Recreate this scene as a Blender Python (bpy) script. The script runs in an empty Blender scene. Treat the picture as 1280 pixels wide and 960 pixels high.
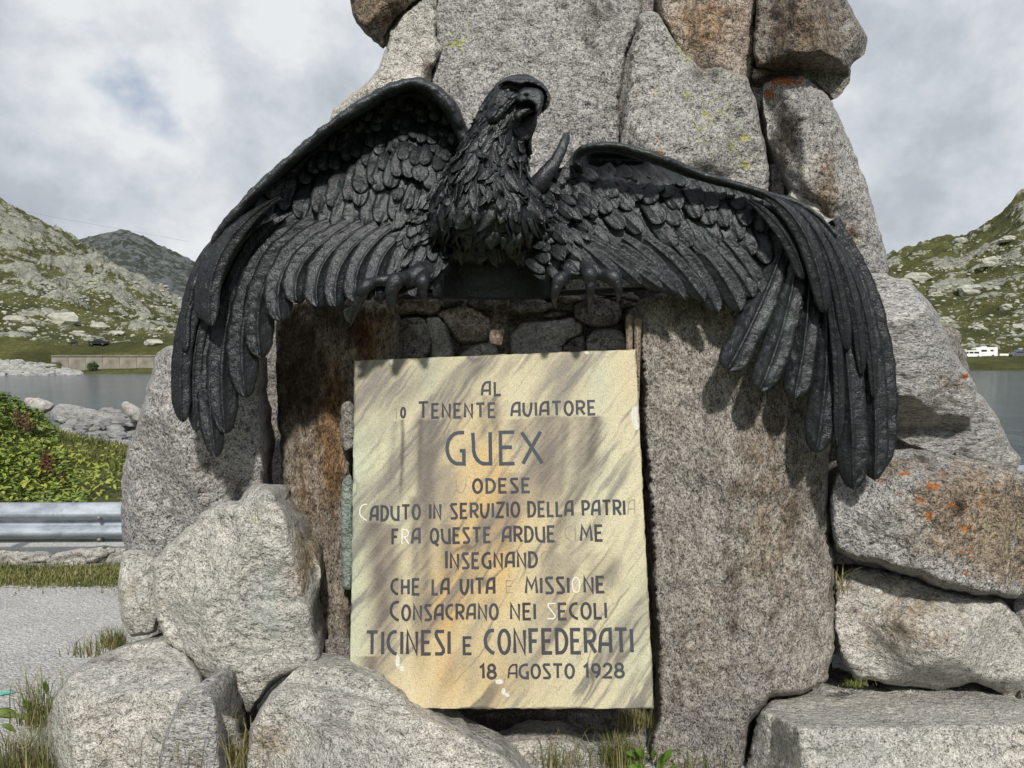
import bpy, math, random
import numpy as np
from mathutils import Vector
from mathutils.geometry import delaunay_2d_cdt

SC = bpy.context.scene
COL = SC.collection
random.seed(7)
RNG = np.random.default_rng(11)

# ------------------------------------------------------------------ camera
F = 961.0                      # focal length in photograph pixels (1280 wide)
HOR = 447.0                    # horizon row
EYE = 1.6
TH = math.atan((480.0 - HOR) / F)
cam_d = bpy.data.cameras.new("camera")
cam = bpy.data.objects.new("camera", cam_d)
COL.objects.link(cam)
cam.location = (0, 0, EYE)
cam.rotation_euler = (math.pi / 2 - TH, 0, 0)
cam_d.sensor_width = 36.0
cam_d.lens = 36.0 * F / 1280.0
cam_d.clip_start = 0.05
cam_d.clip_end = 6000
SC.camera = cam

# ------------------------------------------------------------------ light
SUN_DIR = Vector((0.075, -0.77, 0.63)).normalized()      # towards the sun
SUN_EL = math.asin(SUN_DIR.z)
SUN_AZ = math.atan2(SUN_DIR.x, SUN_DIR.y)
sun_d = bpy.data.lights.new("sun", 'SUN')
sun_d.energy = 4.0
sun_d.angle = math.radians(3.0)
sun_d.color = (1.0, 0.955, 0.89)
sun = bpy.data.objects.new("sun", sun_d)
COL.objects.link(sun)
sun.rotation_euler = SUN_DIR.to_track_quat('Z', 'Y').to_euler()
sun.location = (3, -6, 12)

W = bpy.data.worlds.new("World")
SC.world = W
W.use_nodes = True


class NT:
    """short helper to build node trees"""
    def __init__(s, tree):
        s.t = tree
        s.t.nodes.clear()

    def n(s, typ, ins=None, **kw):
        nd = s.t.nodes.new(typ)
        for k, v in kw.items():
            setattr(nd, k, v)
        for k, v in (ins or {}).items():
            s.put(nd.inputs[k], v)
        return nd

    def put(s, sock, v):
        if isinstance(v, bpy.types.NodeSocket):
            s.t.links.new(v, sock)
        else:
            if sock.type == 'RGBA' and len(v) == 3:
                v = (*v, 1)
            sock.default_value = v

    def math(s, op, a, b=0.0, c=None, clamp=False):
        nd = s.n('ShaderNodeMath', {0: a, 1: b}, operation=op, use_clamp=clamp)
        if c is not None:
            s.put(nd.inputs[2], c)
        return nd.outputs[0]

    def mix(s, f, a, b, blend='MIX'):
        nd = s.n('ShaderNodeMix', data_type='RGBA', blend_type=blend)
        s.put(nd.inputs[0], f)
        s.put(nd.inputs[6], a)
        s.put(nd.inputs[7], b)
        return nd.outputs[2]

    def noise(s, vec, scale, detail=3, rough=0.55, dist=0.0):
        nd = s.n('ShaderNodeTexNoise', {'Scale': scale, 'Detail': detail, 'Roughness': rough, 'Distortion': dist})
        s.t.links.new(vec, nd.inputs['Vector'])
        return nd.outputs[0]

    def ramp(s, fac, stops, interp='LINEAR'):
        nd = s.n('ShaderNodeValToRGB')
        s.t.links.new(fac, nd.inputs[0])
        cr = nd.color_ramp
        cr.interpolation = interp
        while len(cr.elements) < len(stops):
            cr.elements.new(0.5)
        for e, (p, c) in zip(cr.elements, stops):
            e.position = p
            e.color = (*c, 1) if len(c) == 3 else c
        return nd.outputs[0]

    def step(s, v, lo, hi):
        nd = s.n('ShaderNodeMapRange', {'From Min': lo, 'From Max': hi}, clamp=True)
        nd.interpolation_type = 'SMOOTHSTEP'
        s.t.links.new(v, nd.inputs[0])
        return nd.outputs[0]


def build_sky():
    g = NT(W.node_tree)
    tc = g.n('ShaderNodeTexCoord')
    sky = g.n('ShaderNodeTexSky', sky_type='NISHITA')
    sky.sun_disc = False
    sky.sun_elevation = SUN_EL
    sky.sun_rotation = SUN_AZ
    sky.altitude = 2000
    mp = g.n('ShaderNodeMapping', {'Vector': tc.outputs['Generated'], 'Location': (3.19, 1.71, 7.83), 'Scale': (1.0, 1.0, 1.15)})
    v = mp.outputs[0]
    big = g.noise(v, 2.9, 7, 0.52, 0.15)
    fine = g.noise(v, 7.0, 7, 0.6, 0.1)
    wisp = g.noise(v, 2.9, 6, 0.55, 0.1)
    a = g.math('ADD', g.math('MULTIPLY', big, 0.68), g.math('MULTIPLY', fine, 0.32))
    cloud = g.ramp(a, [(0.39, (0.46, 0.505, 0.565)), (0.46, (0.53, 0.575, 0.635)), (0.515, (0.68, 0.72, 0.77)), (0.58, (0.88, 0.905, 0.93))])
    blue = g.mix(0.55, g.n('ShaderNodeVectorMath', {0: sky.outputs[0], 1: (0.10, 0.10, 0.10)}, operation='MULTIPLY').outputs[0], (0.50, 0.58, 0.70))
    cover = g.step(wisp, 0.60, 0.72)
    col = g.mix(cover, cloud, blue)
    bg = g.n('ShaderNodeBackground', {'Color': col, 'Strength': 0.92})
    # the sky texture itself goes in at physical strength 0.1, veiled by the cloud deck
    out = g.n('ShaderNodeOutputWorld')
    g.t.links.new(bg.outputs[0], out.inputs[0])


build_sky()
SC.view_settings.view_transform = 'Standard'
SC.view_settings.look = 'None'
SC.view_settings.exposure = 0.0
SC.view_settings.gamma = 1.0


# ------------------------------------------------------------------ geometry helpers
def P(u, v, Y):
    """world point(s) on the ray through photograph pixel (u, v) at world depth Y"""
    u = np.asarray(u, float)
    v = np.asarray(v, float)
    Y = np.asarray(Y, float)
    dx = (u - 640.0) / F
    dy = (480.0 - v) / F
    fy = math.cos(TH) + dy * math.sin(TH)
    fz = -math.sin(TH) + dy * math.cos(TH)
    k = Y / fy
    return np.stack(np.broadcast_arrays(dx * k, Y, EYE + fz * k), -1)


def _h(ix, iy, iz, seed):
    x = (ix.astype(np.int64) * 374761393 + iy.astype(np.int64) * 668265263 + iz.astype(np.int64) * 2147483647 + seed * 1274126177) & 0xFFFFFFFF
    x = ((x ^ (x >> 13)) * 1103515245) & 0xFFFFFFFF
    x = ((x ^ (x >> 16)) * 2654435761) & 0xFFFFFFFF
    return ((x ^ (x >> 15)) & 0xFFFFFF) / float(0xFFFFFF)


def vn(p, seed=0):
    p = np.asarray(p, float)
    i = np.floor(p).astype(np.int64)
    f = p - i
    f = f * f * f * (f * (f * 6 - 15) + 10)
    r = 0
    for dx in (0, 1):
        wx = f[..., 0] if dx else 1 - f[..., 0]
        for dy in (0, 1):
            wy = f[..., 1] if dy else 1 - f[..., 1]
            for dz in (0, 1):
                wz = f[..., 2] if dz else 1 - f[..., 2]
                r = r + wx * wy * wz * _h(i[..., 0] + dx, i[..., 1] + dy, i[..., 2] + dz, seed)
    return r * 2 - 1


def fbm(p, oct=4, seed=0, rough=0.5):
    a, s, t = 1.0, 0.0, 0.0
    p = np.asarray(p, float)
    for k in range(oct):
        s = s + a * vn(p * (2.03 ** k) + 17.3 * k, seed + k)
        t += a
        a *= rough
    return s / t


def ridged(p, oct=4, seed=0, rough=0.5):
    a, s, t = 1.0, 0.0, 0.0
    for k in range(oct):
        s = s + a * (1 - np.abs(vn(p * (2.03 ** k) + 9.1 * k, seed + k)) * 2)
        t += a
        a *= rough
    return s / t


def worley(p, seed=0):
    """returns (F1, F2, cell random) for 3-d points"""
    p = np.asarray(p, float)
    i = np.floor(p).astype(np.int64)
    d1 = np.full(p.shape[:-1], 9.0)
    d2 = d1.copy()
    cid = np.zeros(p.shape[:-1])
    for a in (-1, 0, 1):
        for b in (-1, 0, 1):
            for c in (-1, 0, 1):
                x, y, z = i[..., 0] + a, i[..., 1] + b, i[..., 2] + c
                q = np.stack([x + _h(x, y, z, seed), y + _h(x, y, z, seed + 1), z + _h(x, y, z, seed + 2)], -1)
                d = np.sqrt(((p - q) ** 2).sum(-1))
                r = _h(x, y, z, seed + 3)
                near = d < d1
                d2 = np.where(near, d1, np.minimum(d2, d))
                cid = np.where(near, r, cid)
                d1 = np.where(near, d, d1)
    return d1, d2, cid


def sstep(x, a, b):
    t = np.clip((x - a) / (b - a), 0, 1)
    return t * t * (3 - 2 * t)


def mk(name, V, Fc, mat, parent=None, origin=None, smooth=True, attrs=None, sharp=None):
    """one mesh object; V in world coordinates, origin = where its own origin stands"""
    V = np.asarray(V, float)
    if origin is None:
        mn, mx = V.min(0), V.max(0)
        origin = ((mn[0] + mx[0]) / 2, (mn[1] + mx[1]) / 2, mn[2])
    origin = np.asarray(origin, float)
    me = bpy.data.meshes.new(name)
    L = V - origin
    if isinstance(Fc, np.ndarray):
        n = Fc.shape[1]
        me.vertices.add(len(L))
        me.vertices.foreach_set("co", L.ravel())
        me.loops.add(Fc.size)
        me.loops.foreach_set("vertex_index", Fc.ravel().astype(np.int32))
        me.polygons.add(len(Fc))
        me.polygons.foreach_set("loop_start", np.arange(0, Fc.size, n, dtype=np.int32))
        me.update(calc_edges=True)
    else:
        me.from_pydata([tuple(x) for x in L], [], [tuple(f) for f in Fc])
    me.polygons.foreach_set("use_smooth", [smooth] * len(me.polygons))
    if attrs:
        for k, a in attrs.items():
            a = np.asarray(a, float)
            if a.ndim == 1:
                at = me.attributes.new(k, 'FLOAT', 'POINT')
                at.data.foreach_set("value", a)
            else:
                at = me.attributes.new(k, 'FLOAT_COLOR', 'POINT')
                at.data.foreach_set("color", np.concatenate([a, np.ones((len(a), 1))], 1).ravel())
    me.materials.append(mat)
    me.validate()
    if sharp:
        try:
            me.set_sharp_from_angle(angle=math.radians(sharp))
        except Exception:
            pass
    o = bpy.data.objects.new(name, me)
    COL.objects.link(o)
    if parent is not None:
        o.parent = parent
        o.location = Vector(origin) - world_loc(parent)
    else:
        o.location = origin
    return o


def world_loc(o):
    v = Vector(o.location)
    while o.parent:
        o = o.parent
        v = v + Vector(o.location)
    return v


def empty(name, loc):
    o = bpy.data.objects.new(name, None)
    o.empty_display_size = 0.1
    COL.objects.link(o)
    o.location = loc
    return o


def tag(o, label=None, cat=None, group=None, kind=None):
    if label: o["label"] = label
    if cat: o["category"] = cat
    if group: o["group"] = group
    if kind: o["kind"] = kind
    return o


def grid_faces(ni, nj, off=0, closed=False):
    i = np.arange(ni - 1)[:, None]
    j = np.arange(nj if closed else nj - 1)[None, :]
    j2 = (j + 1) % nj
    a = i * nj + j
    b = i * nj + j2
    c = (i + 1) * nj + j2
    d = (i + 1) * nj + j
    return np.stack([a + 0 * b, b + 0 * a, c, d], -1).reshape(-1, 4) + off


def spline(pts, n):
    """Catmull-Rom through rows of pts (any dimension), n samples"""
    p = np.asarray(pts, float)
    p = np.vstack([2 * p[0] - p[1], p, 2 * p[-1] - p[-2]])
    t = np.linspace(0, len(p) - 3 - 1e-6, n)
    i = t.astype(int)
    f = (t - i)[:, None]
    a, b, c, d = p[i], p[i + 1], p[i + 2], p[i + 3]
    return 0.5 * ((2 * b) + (-a + c) * f + (2 * a - 5 * b + 4 * c - d) * f ** 2 + (-a + 3 * b - 3 * c + d) * f ** 3)


def norm(a):
    return a / (np.linalg.norm(a, axis=-1, keepdims=True) + 1e-12)


def tube_vf(pts, rad, seg=12, n=None, flat=None, up=(0, -1, 0), rough=0.0, seed=0):
    """lofted tube; rad per point (metres); flat = ratio of depth radius to side radius"""
    pts = np.asarray(pts, float)
    rad = np.asarray(rad, float).reshape(-1, 1)
    n = n or max(6, len(pts) * 5)
    s = spline(np.hstack([pts, rad]), n)
    c, r = s[:, :3], np.abs(s[:, 3])
    t = norm(np.gradient(c, axis=0))
    upv = np.tile(np.asarray(up, float), (n, 1))
    side = norm(np.cross(t, upv))
    nn = norm(np.cross(side, t))
    a = np.linspace(0, 2 * math.pi, seg, endpoint=False)
    fl = 1.0 if flat is None else flat
    V = c[:, None] + r[:, None, None] * (np.cos(a)[None, :, None] * side[:, None] + fl * np.sin(a)[None, :, None] * nn[:, None])
    if rough:
        d = norm(V - c[:, None])
        V = V + d * (fbm(V * 22, 3, seed) * rough)[..., None] + d * (fbm(V * 70, 2, seed + 5) * rough * 0.4)[..., None]
    V = V.reshape(-1, 3)
    Fq = grid_faces(n, seg, closed=True)
    V = np.vstack([V, c[0], c[-1]])
    k0, k1 = len(V) - 2, len(V) - 1
    caps = []
    for j in range(seg):
        caps.append((k0, (j + 1) % seg, j, j))
        caps.append((k1, (n - 1) * seg + j, (n - 1) * seg + (j + 1) % seg, (n - 1) * seg + (j + 1) % seg))
    F3 = [tuple(f) for f in Fq] + [c_[:3] for c_ in caps]
    return V, F3


def tube(name, pts, rad, mat, parent=None, **kw):
    sm = kw.pop('smooth', True)
    V, Fc = tube_vf(pts, rad, **kw)
    return mk(name, V, Fc, mat, parent, smooth=sm)


def join(parts):
    V, Fc, o = [], [], 0
    for v, f in parts:
        V.append(np.asarray(v, float))
        Fc += [tuple(int(i) + o for i in q) for q in f]
        o += len(v)
    return np.vstack(V), Fc


def box_vf(c, s, rz=0.0):
    x, y, z = s[0] / 2, s[1] / 2, s[2] / 2
    v = np.array([(a * x, b * y, d * z) for a in (-1, 1) for b in (-1, 1) for d in (-1, 1)])
    ca, sa = math.cos(rz), math.sin(rz)
    v = np.stack([v[:, 0] * ca - v[:, 1] * sa, v[:, 0] * sa + v[:, 1] * ca, v[:, 2]], 1) + np.asarray(c)
    return v, [(0, 1, 3, 2), (4, 6, 7, 5), (0, 4, 5, 1), (2, 3, 7, 6), (0, 2, 6, 4), (1, 5, 7, 3)]


# ------------------------------------------------------------------ relief solids from an outline
def outline_pts(poly, step, rough, seed, smooth=1):
    p = np.asarray(poly, float)
    q = []
    for i in range(len(p)):
        a, b = p[i], p[(i + 1) % len(p)]
        m = max(1, int(np.linalg.norm(b - a) / step))
        for k in range(m):
            q.append(a + (b - a) * k / m)
    q = np.array(q)
    for _ in range(smooth):
        q = 0.5 * q + 0.25 * (np.roll(q, 1, 0) + np.roll(q, -1, 0))
    if rough:
        t = norm(np.roll(q, -1, 0) - np.roll(q, 1, 0))
        nrm = np.stack([t[:, 1], -t[:, 0]], 1)
        z = np.zeros((len(q), 1)) + seed
        d = fbm(np.hstack([q / 26.0, z]), 4, seed, 0.6) * rough * 1.6 + fbm(np.hstack([q / 7.0, z]), 2, seed + 9) * rough * 0.5
        q = q + nrm * d[:, None]
    return q


def seg_dist(pts, q):
    a = q
    b = np.roll(q, -1, 0)
    ab = b - a
    L = (ab ** 2).sum(1) + 1e-9
    out = np.empty(len(pts))
    for s in range(0, len(pts), 4000):
        pp = pts[s:s + 4000]
        ap = pp[:, None] - a[None]
        t = np.clip((ap * ab[None]).sum(2) / L, 0, 1)
        d = ap - t[..., None] * ab[None]
        out[s:s + 4000] = np.sqrt((d ** 2).sum(2)).min(1)
    return out


def inside(pts, q):
    x, y = pts[:, 0], pts[:, 1]
    c = np.zeros(len(pts), bool)
    j = len(q) - 1
    for i in range(len(q)):
        xi, yi, xj, yj = q[i, 0], q[i, 1], q[j, 0], q[j, 1]
        m = ((yi > y) != (yj > y))
        if yi != yj:
            c ^= m & (x < (xj - xi) * (y - yi) / (yj - yi) + xi)
        j = i
    return c


def tri_fill(q, spacing, jit=0.25, margin=0.5):
    mn, mx = q.min(0), q.max(0)
    xs = np.arange(mn[0], mx[0], spacing)
    ys = np.arange(mn[1], mx[1], spacing * 0.87)
    g = np.stack(np.meshgrid(xs, ys), -1)
    g[1::2, :, 0] += spacing / 2
    g = g.reshape(-1, 2)
    g = g + RNG.uniform(-jit, jit, g.shape) * spacing
    g = g[inside(g, q)]
    if len(g):
        g = g[seg_dist(g, q) > spacing * margin]
    allp = np.vstack([q, g]) if len(g) else q
    n = len(q)
    vs, es, fs, *_ = delaunay_2d_cdt([Vector(p) for p in allp], [(i, (i + 1) % n) for i in range(n)], [], 1, 1e-4)
    pts = np.array([(v.x, v.y) for v in vs])
    return pts, np.array([tuple(f) for f in fs if len(f) == 3], int)


def relief_vf(q, spacing, yfront, yback, back_spacing=None, xz_back=True):
    """closed solid: front shell along the view rays of this outline, back shell parallel, joined at the rim"""
    pf, ff = tri_fill(q, spacing)
    df = seg_dist(pf, q)
    Vf = P(pf[:, 0], pf[:, 1], yfront(pf, df))
    # front must face the camera (-Y)
    def orient(p, f, sgn):
        e1 = p[f[:, 1]] - p[f[:, 0]]
        e2 = p[f[:, 2]] - p[f[:, 0]]
        fl = ((e1[:, 0] * e2[:, 1] - e1[:, 1] * e2[:, 0]) * sgn) > 0
        f = f.copy()
        f[fl] = f[fl][:, ::-1]
        return f
    ff = orient(pf, ff, 1)
    bs = back_spacing or spacing * 3
    qb = q
    pb, fb = tri_fill(qb, bs)
    db = seg_dist(pb, q)
    rimY = yfront(pb, db * 0)
    R = P(pb[:, 0], pb[:, 1], rimY)
    Vb = R.copy()
    Vb[:, 1] = R[:, 1] + yback(pb, db)
    fb = orient(pb, fb, -1)
    V = np.vstack([Vf, Vb])
    Fc = np.vstack([ff, fb + len(Vf)])
    return V, Fc, pf, df, pb

# ------------------------------------------------------------------ materials
def new_mat(name):
    m = bpy.data.materials.new(name)
    m.use_nodes = True
    return m, NT(m.node_tree)


def finish(g, col, rough=0.8, bump=None, bs=0.5, bd=0.01, metal=0.0, spec=0.4, bump2=None, bs2=0.5, bd2=0.01, extra=None):
    b = g.n('ShaderNodeBsdfPrincipled')
    g.put(b.inputs['Base Color'], col)
    g.put(b.inputs['Roughness'], rough)
    g.put(b.inputs['Metallic'], metal)
    g.put(b.inputs['Specular IOR Level'], spec)
    nrm = None
    if bump2 is not None:
        nb = g.n('ShaderNodeBump', {'Strength': bs2, 'Distance': bd2, 'Height': bump2})
        nrm = nb.outputs[0]
    if bump is not None:
        nb = g.n('ShaderNodeBump', {'Strength': bs, 'Distance': bd, 'Height': bump})
        if nrm is not None:
            g.put(nb.inputs['Normal'], nrm)
        nrm = nb.outputs[0]
    if nrm is not None:
        g.put(b.inputs['Normal'], nrm)
    for k, v in (extra or {}).items():
        g.put(b.inputs[k], v)
    o = g.n('ShaderNodeOutputMaterial')
    g.t.links.new(b.outputs[0], o.inputs[0])
    return b


def simple(name, col, rough=0.6, metal=0.0, spec=0.5, var=0.0, vscale=8, bump=0.0, bscale=40):
    m, g = new_mat(name)
    tc = g.n('ShaderNodeTexCoord').outputs['Object']
    c = col
    if var:
        f = g.noise(tc, vscale, 4, 0.6)
        c = g.ramp(f, [(0.3, tuple(x * (1 - var) for x in col)), (0.7, tuple(min(1, x * (1 + var)) for x in col))])
    bn = g.noise(tc, bscale, 4, 0.6) if bump else None
    finish(g, c, rough, bn, bump, 0.01, metal, spec)
    return m


def granite(name, light=(0.485, 0.475, 0.455), mid=(0.275, 0.27, 0.262), dark=(0.055, 0.055, 0.057), warm=(0.30, 0.235, 0.17),
            grain=135, contrast=1.0, patina=(0.19, 0.19, 0.185), patina_amt=0.5, fol=(1, 1, 1), frot=0.0, bump=0.8, cracks=0.35, dk=0.0):
    """speckled rock: attributes warm / orange / yellow / pale / stain say where its stains, lichens and some painted shade sit"""
    m, g = new_mat(name)
    tc = g.n('ShaderNodeTexCoord').outputs['Object']
    rnd = g.n('ShaderNodeObjectInfo').outputs['Random']
    off = g.n('ShaderNodeCombineXYZ', {0: g.math('MULTIPLY', rnd, 37.0), 1: g.math('MULTIPLY', rnd, 11.0), 2: g.math('MULTIPLY', rnd, 23.0)}).outputs[0]
    v0 = g.n('ShaderNodeVectorMath', {0: tc, 1: off}, operation='ADD').outputs[0]
    v = g.n('ShaderNodeMapping', {'Vector': v0, 'Rotation': (0, frot, 0), 'Scale': fol}).outputs[0]
    n_gr = g.noise(v, grain, 2.5, 0.65)
    n_gr2 = g.noise(v, grain * 0.33, 3, 0.6, 0.4)
    n_md = g.noise(v, 13, 5, 0.65, 0.3)
    n_lg = g.noise(v0, 2.6, 5, 0.6, 0.4)
    e = 0.11 / contrast
    speck = g.ramp(g.math('ADD', g.math('MULTIPLY', n_gr, 0.62), g.math('MULTIPLY', n_gr2, 0.38)),
                   [(0.5 - e * 1.15, dark), (0.5 - e * 0.45, mid), (0.5 + e * 0.25, light), (0.5 + e * 1.3, tuple(min(0.8, x * 1.35) for x in light))])
    # grey weathered skin in patches
    pm = g.math('MULTIPLY', g.step(g.math('ADD', g.math('MULTIPLY', n_md, 0.55), g.math('MULTIPLY', n_lg, 0.45)), 0.44, 0.6), patina_amt)
    c = g.mix(pm, speck, g.mix(0.35, patina, speck))
    c = g.mix(0.8, c, g.ramp(n_lg, [(0.32, (0.58, 0.58, 0.59)), (0.5, (0.92, 0.91, 0.90)), (0.68, (1.2, 1.17, 1.12))]), 'MULTIPLY')

    def att(nm):
        return g.n('ShaderNodeAttribute', attribute_name=nm).outputs['Fac']
    br = g.math('SUBTRACT', n_md, 0.5)
    wm = g.step(g.math('ADD', att('warm'), g.math('MULTIPLY', br, 1.3)), 0.15, 0.85)
    wcol = g.mix(1.0, c, g.ramp(n_gr2, [(0.35, tuple(x * 1.5 for x in warm)), (0.65, tuple(min(1.0, x * 2.9) for x in warm))]), 'MULTIPLY')
    c = g.mix(g.math('MULTIPLY', wm, 0.9), c, wcol)
    st = g.step(g.math('ADD', att('stain_shade'), g.math('MULTIPLY', br, 1.2)), 0.1, 0.9)
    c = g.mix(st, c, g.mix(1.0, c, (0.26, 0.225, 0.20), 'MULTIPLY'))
    pl = g.step(g.math('ADD', att('pale'), g.math('MULTIPLY', br, 1.5)), 0.25, 0.8)
    c = g.mix(g.math('MULTIPLY', pl, 0.55), c, (0.46, 0.50, 0.46))
    lm = g.noise(v0, 48, 4, 0.7, 0.5)
    # map lichen blots: small cells, only where the attribute allows
    ye = g.step(g.math('ADD', att('yellow'), g.math('MULTIPLY', g.math('SUBTRACT', lm, 0.5), 2.6)), 0.50, 0.62)
    c = g.mix(g.math('MULTIPLY', ye, 0.8), c, g.mix(g.step(n_gr, 0.4, 0.6), (0.26, 0.29, 0.06), (0.47, 0.46, 0.16)))
    orr = g.step(g.math('ADD', att('orange'), g.math('MULTIPLY', g.math('SUBTRACT', lm, 0.5), 2.6)), 0.60, 0.74)
    c = g.mix(g.math('MULTIPLY', orr, 0.9), c, g.mix(g.step(n_gr, 0.4, 0.6), (0.26, 0.065, 0.015), (0.46, 0.17, 0.035)))
    # black crustose lichen
    vor = g.n('ShaderNodeTexVoronoi', {'Scale': 26.0, 'Randomness': 1.0}, feature='F1')
    g.put(vor.inputs['Vector'], v0)
    bl = g.math('MULTIPLY', g.step(n_md, 0.56, 0.68), g.math('SUBTRACT', 1.0, g.step(vor.outputs['Distance'], 0.15, 0.5)))
    c = g.mix(g.math('MULTIPLY', bl, 0.55 + dk), c, (0.045, 0.045, 0.047))
    # dark pits and thin cracks
    cr = g.n('ShaderNodeTexVoronoi', {'Scale': 3.2}, feature='DISTANCE_TO_EDGE')
    g.put(cr.inputs['Vector'], g.n('ShaderNodeVectorMath', {0: v0, 1: g.n('ShaderNodeVectorMath', {0: g.n('ShaderNodeCombineXYZ', {0: n_md, 1: n_lg, 2: n_md}).outputs[0], 1: (.5, .5, .5)}, operation='SCALE').outputs[0]}, operation='ADD').outputs[0])
    ck = g.math('MULTIPLY', g.math('SUBTRACT', 1.0, g.step(cr.outputs['Distance'], 0.0, 0.018)), g.step(n_lg, 0.50, 0.58))
    c = g.mix(g.math('MULTIPLY', ck, cracks), c, (0.03, 0.028, 0.026))
    hb = g.math('ADD', g.math('MULTIPLY', n_gr2, 0.6), g.math('MULTIPLY', n_gr, 0.5))
    hb2 = g.math('ADD', g.math('SUBTRACT', n_md, g.math('MULTIPLY', ck, .5)), g.math('MULTIPLY', g.noise(v, 34, 4, 0.65, 0.2), 0.5))
    finish(g, c, 0.86, hb, min(1.0, bump * 1.2), 0.011, 0, 0.25, hb2, min(1.0, bump * 1.25), 0.05)
    return m


G_MAIN = granite('granite_grey')
G_LIGHT = granite('granite_pale', light=(0.63, 0.61, 0.555), mid=(0.43, 0.418, 0.38), dark=(0.13, 0.13, 0.13), patina=(0.31, 0.31, 0.295), patina_amt=0.4, contrast=0.85)
G_DARK = granite('granite_dark', light=(0.33, 0.31, 0.285), mid=(0.17, 0.16, 0.15), dark=(0.045, 0.042, 0.04), patina=(0.11, 0.10, 0.095), patina_amt=0.5, dk=0.2)
G_PILLAR = granite('granite_brownish', light=(0.44, 0.415, 0.375), mid=(0.24, 0.222, 0.198), dark=(0.065, 0.06, 0.053), patina=(0.17, 0.155, 0.135), patina_amt=0.55, grain=150, fol=(1.25, 1, 0.75))
G_FOL = granite('gneiss_banded', light=(0.52, 0.515, 0.50), mid=(0.30, 0.30, 0.295), dark=(0.07, 0.07, 0.075), fol=(0.45, 1, 1.9), frot=-0.35, patina_amt=0.55, cracks=0.5)
G_RED = granite('gneiss_reddish', light=(0.50, 0.44, 0.38), mid=(0.29, 0.24, 0.20), dark=(0.09, 0.07, 0.06), patina=(0.22, 0.175, 0.145), patina_amt=0.5)
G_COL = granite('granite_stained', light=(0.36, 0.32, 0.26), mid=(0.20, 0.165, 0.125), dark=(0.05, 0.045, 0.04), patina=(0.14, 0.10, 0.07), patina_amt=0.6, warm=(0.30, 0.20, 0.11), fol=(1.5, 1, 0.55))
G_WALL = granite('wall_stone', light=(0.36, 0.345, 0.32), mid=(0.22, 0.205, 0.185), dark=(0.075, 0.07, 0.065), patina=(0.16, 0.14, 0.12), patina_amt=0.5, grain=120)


def mortar_mat():
    m, g = new_mat('old_mortar')
    tc = g.n('ShaderNodeTexCoord').outputs['Object']
    n1 = g.noise(tc, 70, 5, 0.7)
    n2 = g.noise(tc, 9, 4, 0.6)
    c = g.ramp(n1, [(0.35, (0.10, 0.095, 0.085)), (0.5, (0.24, 0.23, 0.21)), (0.65, (0.42, 0.41, 0.37))])
    c = g.mix(g.step(n2, 0.4, 0.62), c, g.mix(1.0, c, (0.42, 0.36, 0.30), 'MULTIPLY'))
    finish(g, c, 0.92, n1, 0.9, 0.012, 0, 0.2, n2, 0.8, 0.03)
    return m


M_MORTAR = mortar_mat()


def bronze_mat(name='dark_bronze', k=1.0):
    m, g = new_mat(name)
    tc = g.n('ShaderNodeTexCoord').outputs['Object']
    n1 = g.noise(tc, 9, 5, 0.6, 0.3)
    n2 = g.noise(tc, 60, 4, 0.65, 0.3)
    n3 = g.noise(tc, 210, 3, 0.6)
    c = g.ramp(n1, [(0.35, (0.014 * k, 0.0155 * k, 0.0185 * k)), (0.55, (0.021 * k, 0.0225 * k, 0.026 * k)), (0.72, (0.021 * k, 0.029 * k, 0.028 * k))])
    c = g.mix(g.math('MULTIPLY', g.step(n3, 0.62, 0.72), 0.5), c, (0.13, 0.14, 0.14))
    gv = g.noise(tc, 3.5, 4, 0.6, 0.5)
    c = g.mix(g.math('MULTIPLY', g.step(gv, .52, .68), .5), c, (0.040 * k, 0.058 * k, 0.052 * k))
    pk = g.math('MULTIPLY', g.step(n2, 0.55, 0.7), 0.30)
    c = g.mix(pk, c, (0.07, 0.078, 0.078))
    r = g.ramp(n2, [(0.3, (0.24,) * 3), (0.7, (0.42,) * 3)])
    h = g.math('ADD', n2, g.math('MULTIPLY', n3, 0.35))
    h2 = g.noise(tc, 26, 5, 0.65, 0.8)
    finish(g, c, r, h, 0.85, 0.0045, 0.35, 0.5, h2, 0.32, 0.010)
    return m


M_BRONZE = bronze_mat()
M_BRONZE_SMOOTH = bronze_mat('worn_bronze', 1.45)

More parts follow.
